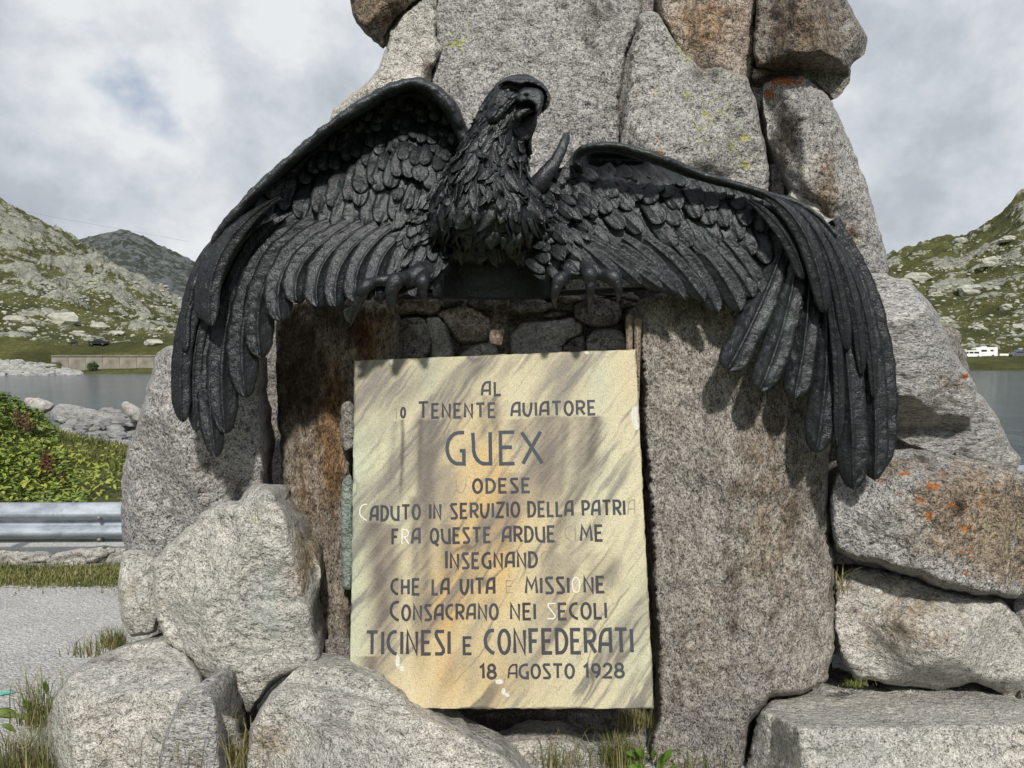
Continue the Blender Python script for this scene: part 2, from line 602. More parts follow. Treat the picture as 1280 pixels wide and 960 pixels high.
# ------------------------------------------------------------------ boulders of the monument
def rock(poly, Y, T=0.15, w=45, mat=None, rough=3.0, seed=1, spacing=4.0, planes=(), facets=5, fg=0.35, amp=0.02, fol=None,
         tilt=(0, 0), back=0.45, paint=(), name='boulder', label=None, group=None, parent=None, smooth=1, cat='boulder', power=2.0, kind=None, groove=()):
    """poly: outline in photograph pixels at depth Y; T bulge towards the viewer; planes: (u, v, h, du, dv) cutting faces, metres and metres per 100 px"""
    q = outline_pts(poly, 4.5 if spacing > 3 else 3.0, rough * 1.25, seed, smooth)
    rs = np.random.default_rng(seed)
    c = q.mean(0)
    ext = (q.max(0) - q.min(0)) / 2
    pl = list(planes)
    for k in range(int(facets * 1.8) + (1 if facets else 0)):
        a = rs.uniform(0, 2 * math.pi)
        rr = rs.uniform(0.1, 0.75)
        pc = c + ext * rr * np.array([math.cos(a), math.sin(a)])
        gm = rs.uniform(0.3, 1.0) * fg
        pl.append((pc[0], pc[1], T * rs.uniform(0.82, 1.0), -math.cos(a) * gm * T / 0.15 * 0.6, -math.sin(a) * gm * T / 0.15 * 0.6))

    def yf(p, d):
        x = np.clip(d / (w * 0.30), 0, 1)
        h = T * (1 - (1 - x) ** (power + 0.4)) ** 0.8
        for ip, (u0, v0, h0, gu, gv) in enumerate(pl):
            hk = h0 + gu * (p[:, 0] - u0) / 100 + gv * (p[:, 1] - v0) / 100
            if ip >= len(planes):
                hk = np.maximum(hk, T * 0.42)
            k = 0.006                     # soft minimum keeps worn arrises
            m = np.minimum(h, hk)
            s = np.clip(1 - np.abs(h - hk) / k, 0, 1)
            h = m - s * s * k * 0.25
        W0 = P(p[:, 0], p[:, 1], Y)
        W0[:, 1] = Y - h
        fade = np.clip(d / 10, 0, 1)
        Q = W0 + seed * 3.7
        if fol is not None:
            ang, fa, ff = fol
            s_, c_ = math.sin(ang), math.cos(ang)
            X = (Q[:, 0] * c_ + Q[:, 2] * s_)
            Z = (-Q[:, 0] * s_ + Q[:, 2] * c_)
            Qf = np.stack([X * 3.0, Q[:, 1] * 3, Z * ff], 1)
            h = h + fade * fa * ridged(Qf, 3, seed + 30, 0.55)
        w1, w2, cid = worley(Q * 5.5 + fbm(Q * 4, 2, seed)[:, None] * 0.6, seed + 3)
        h = h + fade * amp * (0.9 * (cid - 0.5) * np.clip((w2 - w1) * 5, 0, 1) + 1.5 * fbm(Q * 3.2, 4, seed, 0.55))
        h = h + np.clip(d / 5, 0, 1) * (0.5 * amp * ridged(Q * 12, 4, seed + 7, 0.62) + 0.3 * amp * fbm(Q * 45, 2, seed + 8))
        for (ga, gb, gw, gd) in groove:
            a = np.array(ga, float); b = np.array(gb, float)
            ab = b - a
            t = np.clip(((p - a) @ ab) / (ab @ ab), 0, 1)
            dd = np.linalg.norm(p - a - t[:, None] * ab + (fbm(np.hstack([p / 20, p[:, :1] * 0]), 2, seed)[:, None] * 6), axis=1)
            h = h - gd * np.exp(-(dd / gw) ** 2)
        t = tilt[0] * (p[:, 0] - c[0]) / 100 + tilt[1] * (p[:, 1] - c[1]) / 100
        return Y - np.maximum(h, 0) * 1.0 + t

    bw = max(w * 1.5, 30)

    def yb(p, d):
        x = np.clip(d / bw, 0, 1)
        h = back * (1 - (1 - x) ** 2) ** 0.5
        return h * (1 + 0.25 * fbm(np.hstack([p / 60, p[:, :1] * 0 + seed]), 3, seed))

    V, Fc, pf, df, pb = relief_vf(q, spacing, yf, yb, spacing * 4)
    at = {}
    allp = np.vstack([pf, pb])
    for kind_ in ('warm', 'orange', 'yellow', 'stain_shade', 'pale'):
        a = np.zeros(len(allp))
        for it in paint:
            if it[0] != kind_:
                continue
            _, u0, v0, ru, rv, k = it[:6]
            rr = ((allp[:, 0] - u0) / ru) ** 2 + ((allp[:, 1] - v0) / rv) ** 2
            a = np.maximum(a, k * np.exp(-rr))
        at[kind_] = a
    o = mk(name, V, Fc, mat or G_MAIN, parent, attrs=at)
    if parent is None:
        tag(o, label, cat, group, kind)
    elif label:
        o['label'] = label
    return o


ROCKS = {}


def build_monument():
    R = ROCKS
    # -- upper tower
    R['top_centre'] = rock([(532, -70), (802, -70), (803, 20), (785, 60), (776, 120), (775, 190), (786, 250), (795, 390), (520, 390), (528, 250), (533, 120), (547, 60), (536, 12)],
        3.50, 0.10, 26, G_MAIN, 2.0, 3, planes=[(660, 200, 0.115, 0.004, 0.010)], facets=2, fg=0.15, amp=0.016, tilt=(0, -0.02), fol=(1.35, 0.008, 16),
        paint=[('yellow', 570, 55, 18, 14, .62), ('orange', 597, 88, 5, 5, .5), ('yellow', 740, 190, 24, 18, .4), ('stain_shade', 745, 30, 30, 50, .5), ('stain_shade', 620, 60, 20, 50, .4), ('yellow', 575, 50, 30, 30, .4), ('stain_shade', 560, 120, 20, 60, .4), ('warm', 690, 120, 80, 60, .2)],
        label='broad upright light grey granite slab rising behind the eagle head')
    R['top_left'] = rock([(483, 60), (487, 40), (507, 14), (540, -12), (548, 0), (546, 45), (552, 62), (540, 84), (536, 130), (530, 215), (400, 215), (411, 152), (416, 138), (440, 116), (462, 101), (479, 70)],
        3.44, 0.13, 30, G_LIGHT, 2.2, 5, facets=4, amp=0.015, paint=[('warm', 450, 130, 60, 40, .35), ('stain_shade', 535, 95, 10, 30, .8)],
        label='pale granite block with stepped left side just above the left wing')
    R['top_brown'] = rock([(430, -70), (560, -70), (548, -14), (508, 12), (486, 38), (480, 63), (466, 53), (452, 38), (442, 18), (437, -10)],
        3.46, 0.16, 34, G_DARK, 2.2, 6, facets=4, fg=.8, amp=0.022, paint=[('warm', 490, 0, 90, 60, 1.0)],
        label='dark brown overhanging rock at the top left edge of the tower')
    R['centre_right'] = rock([(797, 40), (800, 16), (815, 11), (828, 20), (842, 48), (856, 66), (880, 88), (896, 82), (915, 90), (934, 94), (946, 130), (953, 160), (959, 190), (963, 235), (966, 300), (800, 300), (781, 210), (777, 150), (781, 108), (786, 66)],
        3.40, 0.17, 38, G_MAIN, 2.2, 8, facets=5, fg=.5, amp=0.018, planes=[(840, 150, .165, 0.06, .01), (800, 120, 0.13, 0.45, 0)],
        paint=[('yellow', 883, 142, 6, 6, 1.0), ('yellow', 858, 118, 6, 7, .8), ('yellow', 932, 172, 9, 7, .9), ('yellow', 916, 138, 4, 4, 1.), ('yellow', 932, 206, 5, 6, 1.1), ('yellow', 805, 45, 5, 10, .5), ('yellow', 820, 115, 5, 5, .6), ('yellow', 876, 178, 14, 9, .5), ('yellow', 914, 180, 6, 9, .7),
               ('yellow', 858, 60, 18, 24, .75), ('yellow', 895, 150, 50, 60, .36), ('yellow', 925, 190, 25, 40, .4), ('orange', 887, 88, 18, 6, .4), ('orange', 823, 193, 6, 6, 1.1), ('orange', 822, 176, 3, 4, .9), ('stain_shade', 880, 90, 25, 14, .6), ('warm', 800, 180, 40, 40, .3), ('yellow', 900, 110, 70, 60, .22)],
        label='lichen flecked grey granite slab with pointed top behind the right wing')
    R['pinkish'] = rock([(822, -70), (952, -70), (949, 0), (944, 45), (942, 97), (925, 112), (880, 105), (850, 78), (828, 30), (818, 0)],
        3.50, 0.15, 30, G_RED, 2.0, 9, facets=3, amp=0.014, paint=[('orange', 890, 12, 22, 14, .5), ('orange', 936, 48, 6, 6, .5), ('warm', 885, 30, 60, 50, .7)],
        label='pinkish brown rock high on the tower left of the dark overhanging block')
    R['top_right'] = rock([(948, -70), (1040, -70), (1056, -10), (1066, 12), (1076, 32), (1086, 52), (1081, 68), (1062, 80), (1062, 104), (1043, 126), (1033, 112), (1015, 97), (982, 90), (946, 84), (941, 60), (946, 0)],
        3.42, 0.26, 30, G_DARK, 2.0, 10, facets=3, fg=.6, amp=0.022,
        planes=[(990, 68, 0.23, 0.0, -0.95), (1055, 40, 0.22, -0.65, -0.30)],
        paint=[('warm', 1000, 40, 70, 60, .75), ('yellow', 976, 4, 5, 4, .9), ('pale', 1056, 35, 7, 7, .7), ('warm', 980, 82, 70, 14, 1.0)],
        label='dark brown angular block overhanging at the top right of the tower')
    R['right_column'] = rock([(953, 104), (972, 96), (1000, 93), (1018, 103), (1038, 124), (1052, 150), (1066, 182), (1084, 228), (1094, 268), (1104, 300), (1113, 338), (1108, 348), (1085, 342), (1060, 340), (1020, 330), (990, 300), (984, 262), (986, 240), (972, 200), (960, 170), (955, 140)],
        3.38, 0.20, 44, G_MAIN, 2.2, 12, facets=4, fg=.6, amp=0.022, planes=[(1030, 200, .20, -.32, 0.05), (985, 190, 0.10, 0.5, 0)], fol=(1.2, 0.012, 15),
        paint=[('orange', 980, 101, 34, 7, 1.1), ('orange', 962, 118, 9, 12, 1.0), ('orange', 1058, 291, 8, 6, .9), ('orange', 1028, 210, 4, 5, .6), ('yellow', 1072, 300, 6, 6, .7), ('yellow', 1003, 212, 6, 6, .7), ('warm', 1030, 240, 22, 70, .8), ('stain_shade', 985, 165, 22, 50, .9), ('warm', 1055, 300, 30, 30, .6), ('stain_shade', 1067, 292, 10, 8, .6)],
        label='tall leaning granite column with orange lichen cap on the right of the tower')
    R['gap_stone'] = rock([(962, 205), (972, 202), (980, 214), (981, 246), (968, 250), (962, 240)], 3.46, 0.05, 10, G_MAIN, 1.2, 14, spacing=3, facets=2, back=.2,
        paint=[('orange', 972, 238, 5, 4, .8)], label='small grey stone wedged in the dark crack beside the tall leaning column')
    rock([(938, 84), (968, 86), (956, 100), (944, 104), (938, 98)], 3.46, 0.05, 10, G_RED, 1.0, 15, spacing=3, facets=2, back=.2,
         label='small brown stone wedged under the overhanging block, above the orange lichen')
    rock([(985, 240), (1010, 222), (1026, 214), (1040, 240), (1060, 300), (1030, 330), (990, 300)], 3.30, 0.08, 22, G_LIGHT, 1.8, 16, spacing=3.5, facets=3, back=.15,
         label='pale wedge of stone at the foot of the tall leaning column, touching the wing')
    # -- right-hand stack
    R['stack_upper'] = rock([(1040, 362), (1076, 340), (1108, 342), (1138, 353), (1158, 372), (1176, 400), (1190, 436), (1209, 463), (1220, 488), (1219, 520), (1206, 552), (1190, 571), (1158, 562), (1120, 548), (1100, 538), (1060, 545), (1036, 450)],
        3.22, 0.30, 60, G_FOL, 2.4, 18, facets=3, fg=.5, amp=0.022, fol=(-0.30, 0.020, 22),
        planes=[(1120, 495, .29, 0.02, -0.75), (1150, 430, .28, -.22, 0.0)],
        paint=[('orange', 1206, 470, 7, 5, 1.0), ('warm', 1190, 480, 30, 16, .5), ('warm', 1140, 480, 60, 20, .3), ('stain_shade', 1150, 540, 70, 16, .5), ('orange', 1178, 522, 5, 4, .6)],
        label='large grey banded boulder right of the right wing feathers, topmost of the side stack')
    R['behind_right'] = rock([(1185, 470), (1216, 487), (1232, 500), (1246, 522), (1262, 552), (1278, 577), (1272, 586), (1240, 588), (1200, 585), (1180, 560)],
        3.55, 0.12, 30, G_FOL, 2.0, 19, facets=3, amp=0.015, fol=(-0.5, 0.014, 22), label='sloping grey rock behind the side stack next to the lake')
    R['orange_rock'] = rock([(1036, 610), (1045, 588), (1070, 572), (1110, 562), (1150, 562), (1200, 573), (1255, 582), (1300, 596), (1350, 630), (1360, 700), (1310, 742), (1270, 750), (1215, 744), (1185, 738), (1140, 722), (1096, 706), (1060, 702), (1042, 684), (1035, 650)],
        3.12, 0.26, 50, G_MAIN, 2.2, 21, facets=2, fg=.4, amp=0.014, fol=(-0.6, 0.006, 14),
        planes=[(1100, 650, .235, 0.10, -0.04), (1180, 655, .255, -.10, 0.02), (1200, 610, .24, -.05, 0.45)],
        paint=[('orange', 1166, 608, 12, 6, 1.2), ('orange', 1132, 592, 9, 4, 1.1), ('orange', 1178, 592, 7, 5, .9), ('orange', 1188, 630, 9, 4, 1.1), ('orange', 1162, 645, 6, 7, 1.1), ('orange', 1208, 660, 12, 4, 1.1), ('orange', 1205, 715, 7, 5, .9), ('orange', 1127, 614, 6, 5, .8), ('orange', 1185, 616, 5, 4, .7),
               ('orange', 1200, 690, 5, 4, .8), ('warm', 1225, 640, 95, 70, 1.1), ('warm', 1260, 700, 70, 40, .9), ('stain_shade', 1200, 635, 12, 16, .8), ('orange', 1100, 600, 12, 8, .7), ('orange', 1230, 630, 40, 40, .42), ('orange', 1150, 625, 8, 6, .9), ('orange', 1215, 690, 9, 6, .85), ('yellow', 1250, 660, 40, 50, .3), ('stain_shade', 1150, 573, 70, 10, .5), ('warm', 1120, 585, 50, 20, .6)],
        label='broad rock spotted with bright orange lichen, half grey and half reddish')
    R['stack_lower'] = rock([(1040, 760), (1044, 724), (1060, 712), (1100, 712), (1150, 725), (1200, 742), (1250, 750), (1275, 772), (1288, 800), (1286, 860), (1268, 876), (1225, 852), (1176, 862), (1120, 857), (1072, 848), (1046, 815)],
        3.18, 0.28, 55, G_LIGHT, 2.2, 22, facets=4, fg=.5, amp=0.02, planes=[(1150, 780, .27, -0.02, .35), (1190, 830, .25, 0.0, -.7)],
        paint=[('warm', 1140, 780, 90, 50, .55), ('stain_shade', 1100, 722, 60, 10, .4)],
        label='pale tan boulder under the orange spotted rock')
    rock([(1262, 748), (1310, 735), (1370, 740), (1380, 900), (1300, 905), (1266, 880), (1272, 820)], 3.34, 0.2, 40, G_DARK, 2.0, 23, facets=3,
         label='dark rock at the right edge behind the pale tan boulder')
    # -- plinth slab bottom right
    R['plinth'] = rock([(946, 892), (962, 874), (1005, 868), (1060, 862), (1110, 866), (1180, 864), (1250, 872), (1350, 884), (1400, 1000), (1410, 1230), (880, 1230), (900, 1040), (928, 960)],
        3.16, 0.62, 14, G_LIGHT, 2.2, 24, facets=0, amp=0.028, fol=(0.1, 0.010, 10), power=1.3,
        planes=[(1100, 868, 0.03, 0.0, 1.25), (1100, 925, 0.56, -0.02, 0.10), (985, 940, .50, 0.55, 0.05)],
        paint=[('pale', 1080, 935, 60, 16, .4), ('warm', 1000, 1000, 60, 60, .3)],
        label='long flat topped grey slab forming the step at the bottom right')
    # -- the two upright pillars and what is behind the plaque
    R['pillar_right'] = rock([(797, 372), (850, 366), (905, 372), (1000, 380), (1030, 400), (1040, 440), (1040, 520), (1034, 620), (1040, 700), (1044, 800), (1036, 850), (1000, 868), (964, 874), (940, 905), (932, 960), (925, 1120), (808, 1120), (812, 930), (822, 890), (821, 820), (811, 620), (805, 500), (800, 440)],
        3.08, 0.15, 34, G_PILLAR, 2.0, 26, facets=2, fg=.25, amp=0.014, planes=[(900, 600, .145, 0.02, 0.0), (1000, 600, .12, -.16, 0)],
        paint=[('warm', 960, 640, 60, 200, .55), ('warm', 880, 800, 60, 120, .35), ('stain_shade', 915, 720, 14, 160, .42), ('stain_shade', 965, 790, 14, 120, .4), ('stain_shade', 850, 880, 30, 60, .4), ('stain_shade', 990, 560, 25, 90, .5), ('stain_shade', 945, 500, 40, 60, .45), ('warm', 830, 450, 30, 60, .35), ('stain_shade', 870, 385, 80, 22, .5), ('stain_shade', 1025, 650, 14, 120, .4)],
        label='tall smooth brownish grey granite pillar to the right of the plaque')
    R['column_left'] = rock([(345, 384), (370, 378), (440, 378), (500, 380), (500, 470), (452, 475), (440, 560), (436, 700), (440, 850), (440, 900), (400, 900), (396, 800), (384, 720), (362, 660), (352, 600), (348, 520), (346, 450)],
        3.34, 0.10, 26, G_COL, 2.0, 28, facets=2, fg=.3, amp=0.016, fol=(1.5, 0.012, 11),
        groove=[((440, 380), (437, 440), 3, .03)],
        paint=[('warm', 415, 540, 22, 120, 1.0), ('warm', 460, 420, 30, 50, .9), ('stain_shade', 372, 450, 40, 115, 1.0), ('stain_shade', 420, 400, 60, 40, .8), ('stain_shade', 455, 392, 60, 14, .6), ('warm', 385, 600, 20, 80, .5), ('pale', 415, 780, 14, 60, .35)],  # upper left: water stain, deepened to paint in the shade behind the wing
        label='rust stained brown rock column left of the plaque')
    # -- left side
    R['left_boulder'] = rock([(196, 446), (210, 434), (240, 424), (290, 420), (322, 430), (330, 520), (333, 600), (338, 700), (300, 760), (230, 730), (196, 712), (172, 700), (156, 690), (149, 640), (152, 600), (160, 560), (174, 522), (187, 482)],
        3.24, 0.24, 55, G_MAIN, 2.6, 30, facets=4, fg=.4, amp=0.02, planes=[(240, 560, .23, -.10, 0.02), (190, 560, .2, .45, 0.0)],
        paint=[('warm', 280, 590, 60, 60, .35), ('stain_shade', 300, 620, 40, 30, .3)],
        label='big rounded grey granite boulder under the left wing tip')
    R['left_foot'] = rock([(152, 690), (175, 686), (200, 700), (206, 760), (196, 790), (182, 797), (163, 797), (150, 770), (148, 735)],
        3.14, 0.14, 26, G_LIGHT, 2.0, 31, spacing=3.5, facets=3, fg=.6, amp=0.012, paint=[('warm', 160, 740, 20, 40, .3)],
        label='small light block at the left foot of the pile beside the gravel')
    R['front_left'] = rock([(191, 742), (194, 768), (206, 799), (236, 825), (259, 856), (290, 877), (314, 897), (324, 877), (338, 862), (358, 843), (394, 835), (405, 825), (400, 795), (391, 774), (397, 752), (399, 712), (386, 680), (371, 649), (363, 632), (352, 616), (332, 602), (314, 604), (306, 618), (301, 627), (283, 624), (268, 629), (244, 651), (207, 680), (190, 702)],
        3.00, 0.22, 48, G_LIGHT, 2.4, 33, facets=1, fg=.3, amp=0.022, planes=[(300, 720, .215, -.03, -.04), (366, 700, .20, -.75, 0.15), (230, 790, .2, .3, -.35)],
        groove=[((372, 742), (398, 800), 3, .03)],
        paint=[('yellow', 330, 655, 25, 18, .28), ('pale', 335, 760, 26, 70, .7), ('warm', 382, 700, 18, 50, .8), ('warm', 340, 640, 40, 30, .25), ('stain_shade', 280, 650, 16, 8, .45)],
        label='big angular pale boulder leaning left of the plaque')
    R['bottom_left'] = rock([(56, 892), (70, 868), (88, 843), (120, 820), (165, 806), (203, 800), (232, 812), (248, 836), (262, 862), (300, 900), (330, 980), (340, 1190), (-30, 1190), (6, 1040), (34, 960)],
        2.96, 0.34, 40, G_LIGHT, 2.2, 35, facets=1, fg=.25, amp=0.022, planes=[(150, 850, .22, 0.04, 0.55), (150, 920, .33, .02, 0.05), (80, 940, .26, 0.5, 0)],
        fol=(0.5, 0.009, 10), paint=[('warm', 140, 920, 60, 50, .3), ('stain_shade', 175, 828, 90, 16, .42)],
        label='massive light grey boulder with darker flat top at the bottom left')
    R['small_point'] = rock([(196, 960), (206, 920), (213, 903), (226, 876), (240, 860), (258, 859), (270, 874), (274, 905), (279, 950), (290, 1020), (290, 1210), (160, 1210), (178, 1020)],
        2.56, 0.12, 30, G_FOL, 2.0, 37, facets=3, fg=.5, amp=0.014, fol=(1.0, .006, 14), paint=[('yellow', 225, 880, 10, 20, .3)],
        label='small pointed grey stone between the two bottom boulders on the left')
    R['bottom_mid'] = rock([(306, 950), (312, 910), (322, 890), (346, 860), (366, 840), (400, 832), (440, 838), (478, 854), (512, 882), (548, 902), (590, 924), (625, 944), (650, 962), (690, 1010), (720, 1190), (290, 1190), (300, 1020)],
        2.72, 0.30, 55, G_LIGHT, 2.2, 39, facets=4, fg=.5, amp=0.02, planes=[(400, 890, .28, 0.08, .12), (560, 930, .22, -.10, 0.5)],
        paint=[('warm', 345, 925, 30, 30, .6), ('pale', 366, 912, 10, 12, .6), ('warm', 470, 900, 50, 30, .3)],
        label='large grey boulder covering the lower left corner of the plaque')
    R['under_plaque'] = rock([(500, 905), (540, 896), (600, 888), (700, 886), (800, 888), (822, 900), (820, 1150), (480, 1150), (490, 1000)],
        3.26, 0.10, 20, G_WALL, 2.0, 41, facets=2, amp=0.02, paint=[('stain_shade', 640, 905, 120, 22, .9), ('warm', 700, 940, 80, 40, .6)],
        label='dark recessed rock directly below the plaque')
    R['under_plaque_2'] = rock([(600, 948), (622, 930), (664, 922), (712, 926), (740, 940), (752, 1000), (760, 1180), (600, 1180)],
        3.02, 0.10, 26, G_LIGHT, 2.0, 42, spacing=3.5, facets=3, amp=0.014, paint=[('warm', 700, 945, 40, 20, .4)],
        label='low light rock at the bottom centre in front of the recess')
    # mossy green copper-stained slivers beside the plaque
    rock([(427, 602), (437, 590), (442, 600), (441, 700), (438, 738), (428, 736), (426, 660)], 3.19, 0.02, 6, SLATE_GREEN, 0.8, 43, spacing=2.5, facets=1, amp=.004, back=.05,
         label='thin grey green slate sliver wedged along the left edge of the plaque', cat='stone')
    rock([(427, 506), (437, 500), (443, 510), (443, 560), (430, 565), (425, 540)], 3.20, 0.03, 8, G_WALL, 1.2, 44, spacing=2.5, facets=1, amp=.006, back=.06,
         label='rough mortar lump left of the plaque above the slate sliver', cat='stone')
    rock([(428, 388), (437, 383), (447, 384), (447, 393), (440, 406), (431, 399)], 3.07, 0.02, 5, SLATE_GREEN, 0.6, 45, spacing=2.2, facets=1, amp=.003, back=.06,
         label='small turquoise green stone chip below the left claws', cat='stone')
    rock([(405, 800), (432, 792), (440, 806), (440, 842), (420, 846), (404, 836)], 3.12, 0.05, 10, G_DARK, 1.2, 46, spacing=3, facets=2, amp=.01, back=.1,
         label='small dark stone between the leaning pale boulder and the plaque foot', cat='stone')


SLATE_GREEN = granite('slate_green', light=(0.34, 0.40, 0.35), mid=(0.22, 0.28, 0.25), dark=(0.09, 0.11, 0.10), patina=(0.15, 0.19, 0.17), contrast=.7)
build_monument()


def build_wall():
    """rubble masonry between the pillars, stones set in mortar"""
    root = empty('masonry_wall', P(640, 1000, 3.5))
    tag(root, 'rubble masonry of brown and grey stones set in mortar between claws and plaque', 'wall')
    q = outline_pts([(366, 372), (1035, 372), (1040, 620), (1040, 1150), (410, 1150), (384, 700), (370, 520)], 8, 0, 1, 0)

    def yf(p, d):
        W0 = P(p[:, 0], p[:, 1], 3.42)
        return 3.44 - 0.03 * fbm(W0 * 7, 4, 5) * np.clip(d / 8, 0, 1) - 0.012 * ridged(W0 * 30, 3, 6) * np.clip(d / 8, 0, 1) + 0.12 * sstep(-p[:, 0], -480, -350)
    V, Fc, *_ = relief_vf(q, 5, yf, lambda p, d: 0.35 * np.clip(d / 40, 0, 1), 30)
    mk('mortar', V, Fc, M_MORTAR, root)
    stones = [
        ([(493, 398), (512, 395), (530, 397), (540, 412), (541, 440), (530, 450), (494, 450), (491, 425)], G_WALL, .07, 'dark'),
        ([(531, 397), (548, 394), (560, 408), (566, 425), (568, 450), (540, 450), (534, 420)], G_LIGHT, .06, 'pale cracked'),
        ([(545, 392), (570, 382), (592, 384), (612, 396), (618, 412), (606, 428), (576, 430), (566, 420), (556, 404)], G_RED, .08, ''),
        ([(582, 378), (600, 372), (616, 376), (619, 386), (600, 389), (588, 385)], G_WALL, .06, ''),
        ([(636, 372), (660, 370), (690, 376), (698, 386), (676, 393), (650, 394), (637, 386)], G_WALL, .09, ''),
        ([(668, 370), (700, 367), (728, 370), (730, 377), (708, 382), (690, 377)], G_RED, .07, ''),
        ([(671, 394), (690, 389), (710, 391), (706, 396), (684, 398)], G_RED, .07, ''),
        ([(638, 420), (652, 404), (676, 401), (700, 398), (716, 396), (729, 406), (726, 418), (706, 428), (700, 446), (640, 448)], G_LIGHT, .07, 'rough pale'),
        ([(574, 446), (590, 430), (612, 427), (622, 436), (622, 452), (576, 452)], G_LIGHT, .05, ''),
        ([(716, 382), (732, 373), (756, 370), (776, 376), (779, 392), (772, 407), (748, 411), (728, 406), (718, 396)], G_WALL, .09, 'rounded brown'),
        ([(730, 422), (742, 412), (758, 410), (776, 414), (784, 426), (782, 444), (732, 446)], G_LIGHT, .05, ''),
        ([(700, 432), (712, 424), (728, 418), (734, 430), (732, 446), (702, 448)], G_WALL, .06, ''),
        ([(782, 385), (796, 380), (806, 390), (806, 440), (786, 440), (780, 410)], G_WALL, .05, ''),
        ([(488, 372), (520, 370), (545, 374), (552, 386), (540, 394), (512, 393), (490, 395)], G_RED, .06, ''),
        ([(552, 376), (574, 371), (583, 377), (570, 384), (556, 386)], G_WALL, .07, ''),
        ([(738, 368), (776, 366), (800, 370), (800, 380), (778, 374)], G_WALL, .08, ''),
    ]
    for i, (pl, m, T, lb) in enumerate(stones):
        rock(pl, 3.40, T, 11, m, 1.2, 60 + i, spacing=2.6, facets=3, fg=.5, amp=.012, back=.12, parent=root, name='stone', label=(lb + ' stone') if lb else None,
             paint=[('stain_shade', pl[0][0] + 12, 374, 40, 16, .8)])
    return root


build_wall()

# filling mass behind the tower stones
rock([(525, 60), (560, -60), (930, -60), (945, 60), (1030, 110), (1075, 230), (1105, 345), (1200, 420), (1240, 560), (1290, 700), (1290, 1120), (200, 1120), (190, 720), (240, 500), (300, 360), (440, 240), (520, 150)],
     4.15, 0.12, 50, G_DARK, 4, 70, spacing=9, facets=4, amp=.03, back=0.7, label='dark rock core showing only in the cracks between the monument boulders')

# ------------------------------------------------------------------ marble plaque
PT = P(np.array([442, 795, 818, 436.0]), np.array([450, 436, 887, 886.5]), 1.0)    # rays TL TR BR BL
_r = PT - np.array([0, 0, EYE])
# rectangle condition: d0*r0 - d1*r1 + d2*r2 - d3*r3 = 0  (TL - TR + BR - BL)
A = np.stack([-_r[1], _r[2], -_r[3]], 1)
_d = np.linalg.solve(A, -_r[0])
_d = np.concatenate([[1.0], _d])
_d = np.clip(_d / _d.mean(), 0.94, 1.06) * 2.90
PC = np.array([0, 0, EYE]) + _r * _d[:, None]
print('plaque depths', _d, 'size', np.linalg.norm(PC[1] - PC[0]), np.linalg.norm(PC[3] - PC[0]))
PX = norm(PC[2] - PC[3])
_dn = norm(PC[3] - PC[0])
PN = norm(np.cross(PX, _dn))
if PN[1] > 0:
    PN = -PN
PDN = norm(np.cross(PN, PX))
if PDN[2] > 0:
    PDN = -PDN


def homography(src, dst):
    M = []
    for (x, y), (X, Y) in zip(src, dst):
        M.append([x, y, 1, 0, 0, 0, -X * x, -X * y, -X])
        M.append([0, 0, 0, x, y, 1, -Y * x, -Y * y, -Y])
    _, _, vt = np.linalg.svd(np.array(M))
    return vt[-1].reshape(3, 3)


HPQ = homography([(442, 450), (795, 436), (818, 887), (436, 886.5)], [(0, 0), (1, 0), (1, 1), (0, 1)])


def px2q(u, v):
    u = np.asarray(u, float); v = np.asarray(v, float)
    w = HPQ[2, 0] * u + HPQ[2, 1] * v + HPQ[2, 2]
    return (HPQ[0, 0] * u + HPQ[0, 1] * v + HPQ[0, 2]) / w, (HPQ[1, 0] * u + HPQ[1, 1] * v + HPQ[1, 2]) / w


def q2w(s, t, h=0.0):
    s = np.asarray(s, float)[..., None]; t = np.asarray(t, float)[..., None]
    p = (1 - s) * (1 - t) * PC[0] + s * (1 - t) * PC[1] + s * t * PC[2] + (1 - s) * t * PC[3]
    return p + PN * np.asarray(h, float)[..., None]


PWID = 0.5 * (np.linalg.norm(PC[1] - PC[0]) + np.linalg.norm(PC[2] - PC[3]))
PHEI = 0.5 * (np.linalg.norm(PC[3] - PC[0]) + np.linalg.norm(PC[2] - PC[1]))


def plaque_mat():
    m, g = new_mat('veined_marble')
    tc = g.n('ShaderNodeTexCoord').outputs['Object']
    c = g.n('ShaderNodeAttribute', attribute_name='tint').outputs['Color']
    n = g.noise(tc, 260, 2.5, 0.7)
    n2 = g.noise(tc, 45, 5, 0.65)
    c = g.mix(0.85, c, g.ramp(n, [(0.33, (0.45, 0.43, 0.43)), (0.46, (.97, .97, .97)), (0.68, (1.15, 1.14, 1.12))]), 'MULTIPLY')
    c = g.mix(0.5, c, g.ramp(n2, [(0.3, (0.86, 0.86, 0.87)), (0.7, (1.1, 1.1, 1.08))]), 'MULTIPLY')
    finish(g, c, 0.55, n, 0.35, 0.0025, 0, 0.4, n2, 0.25, 0.006)
    return m


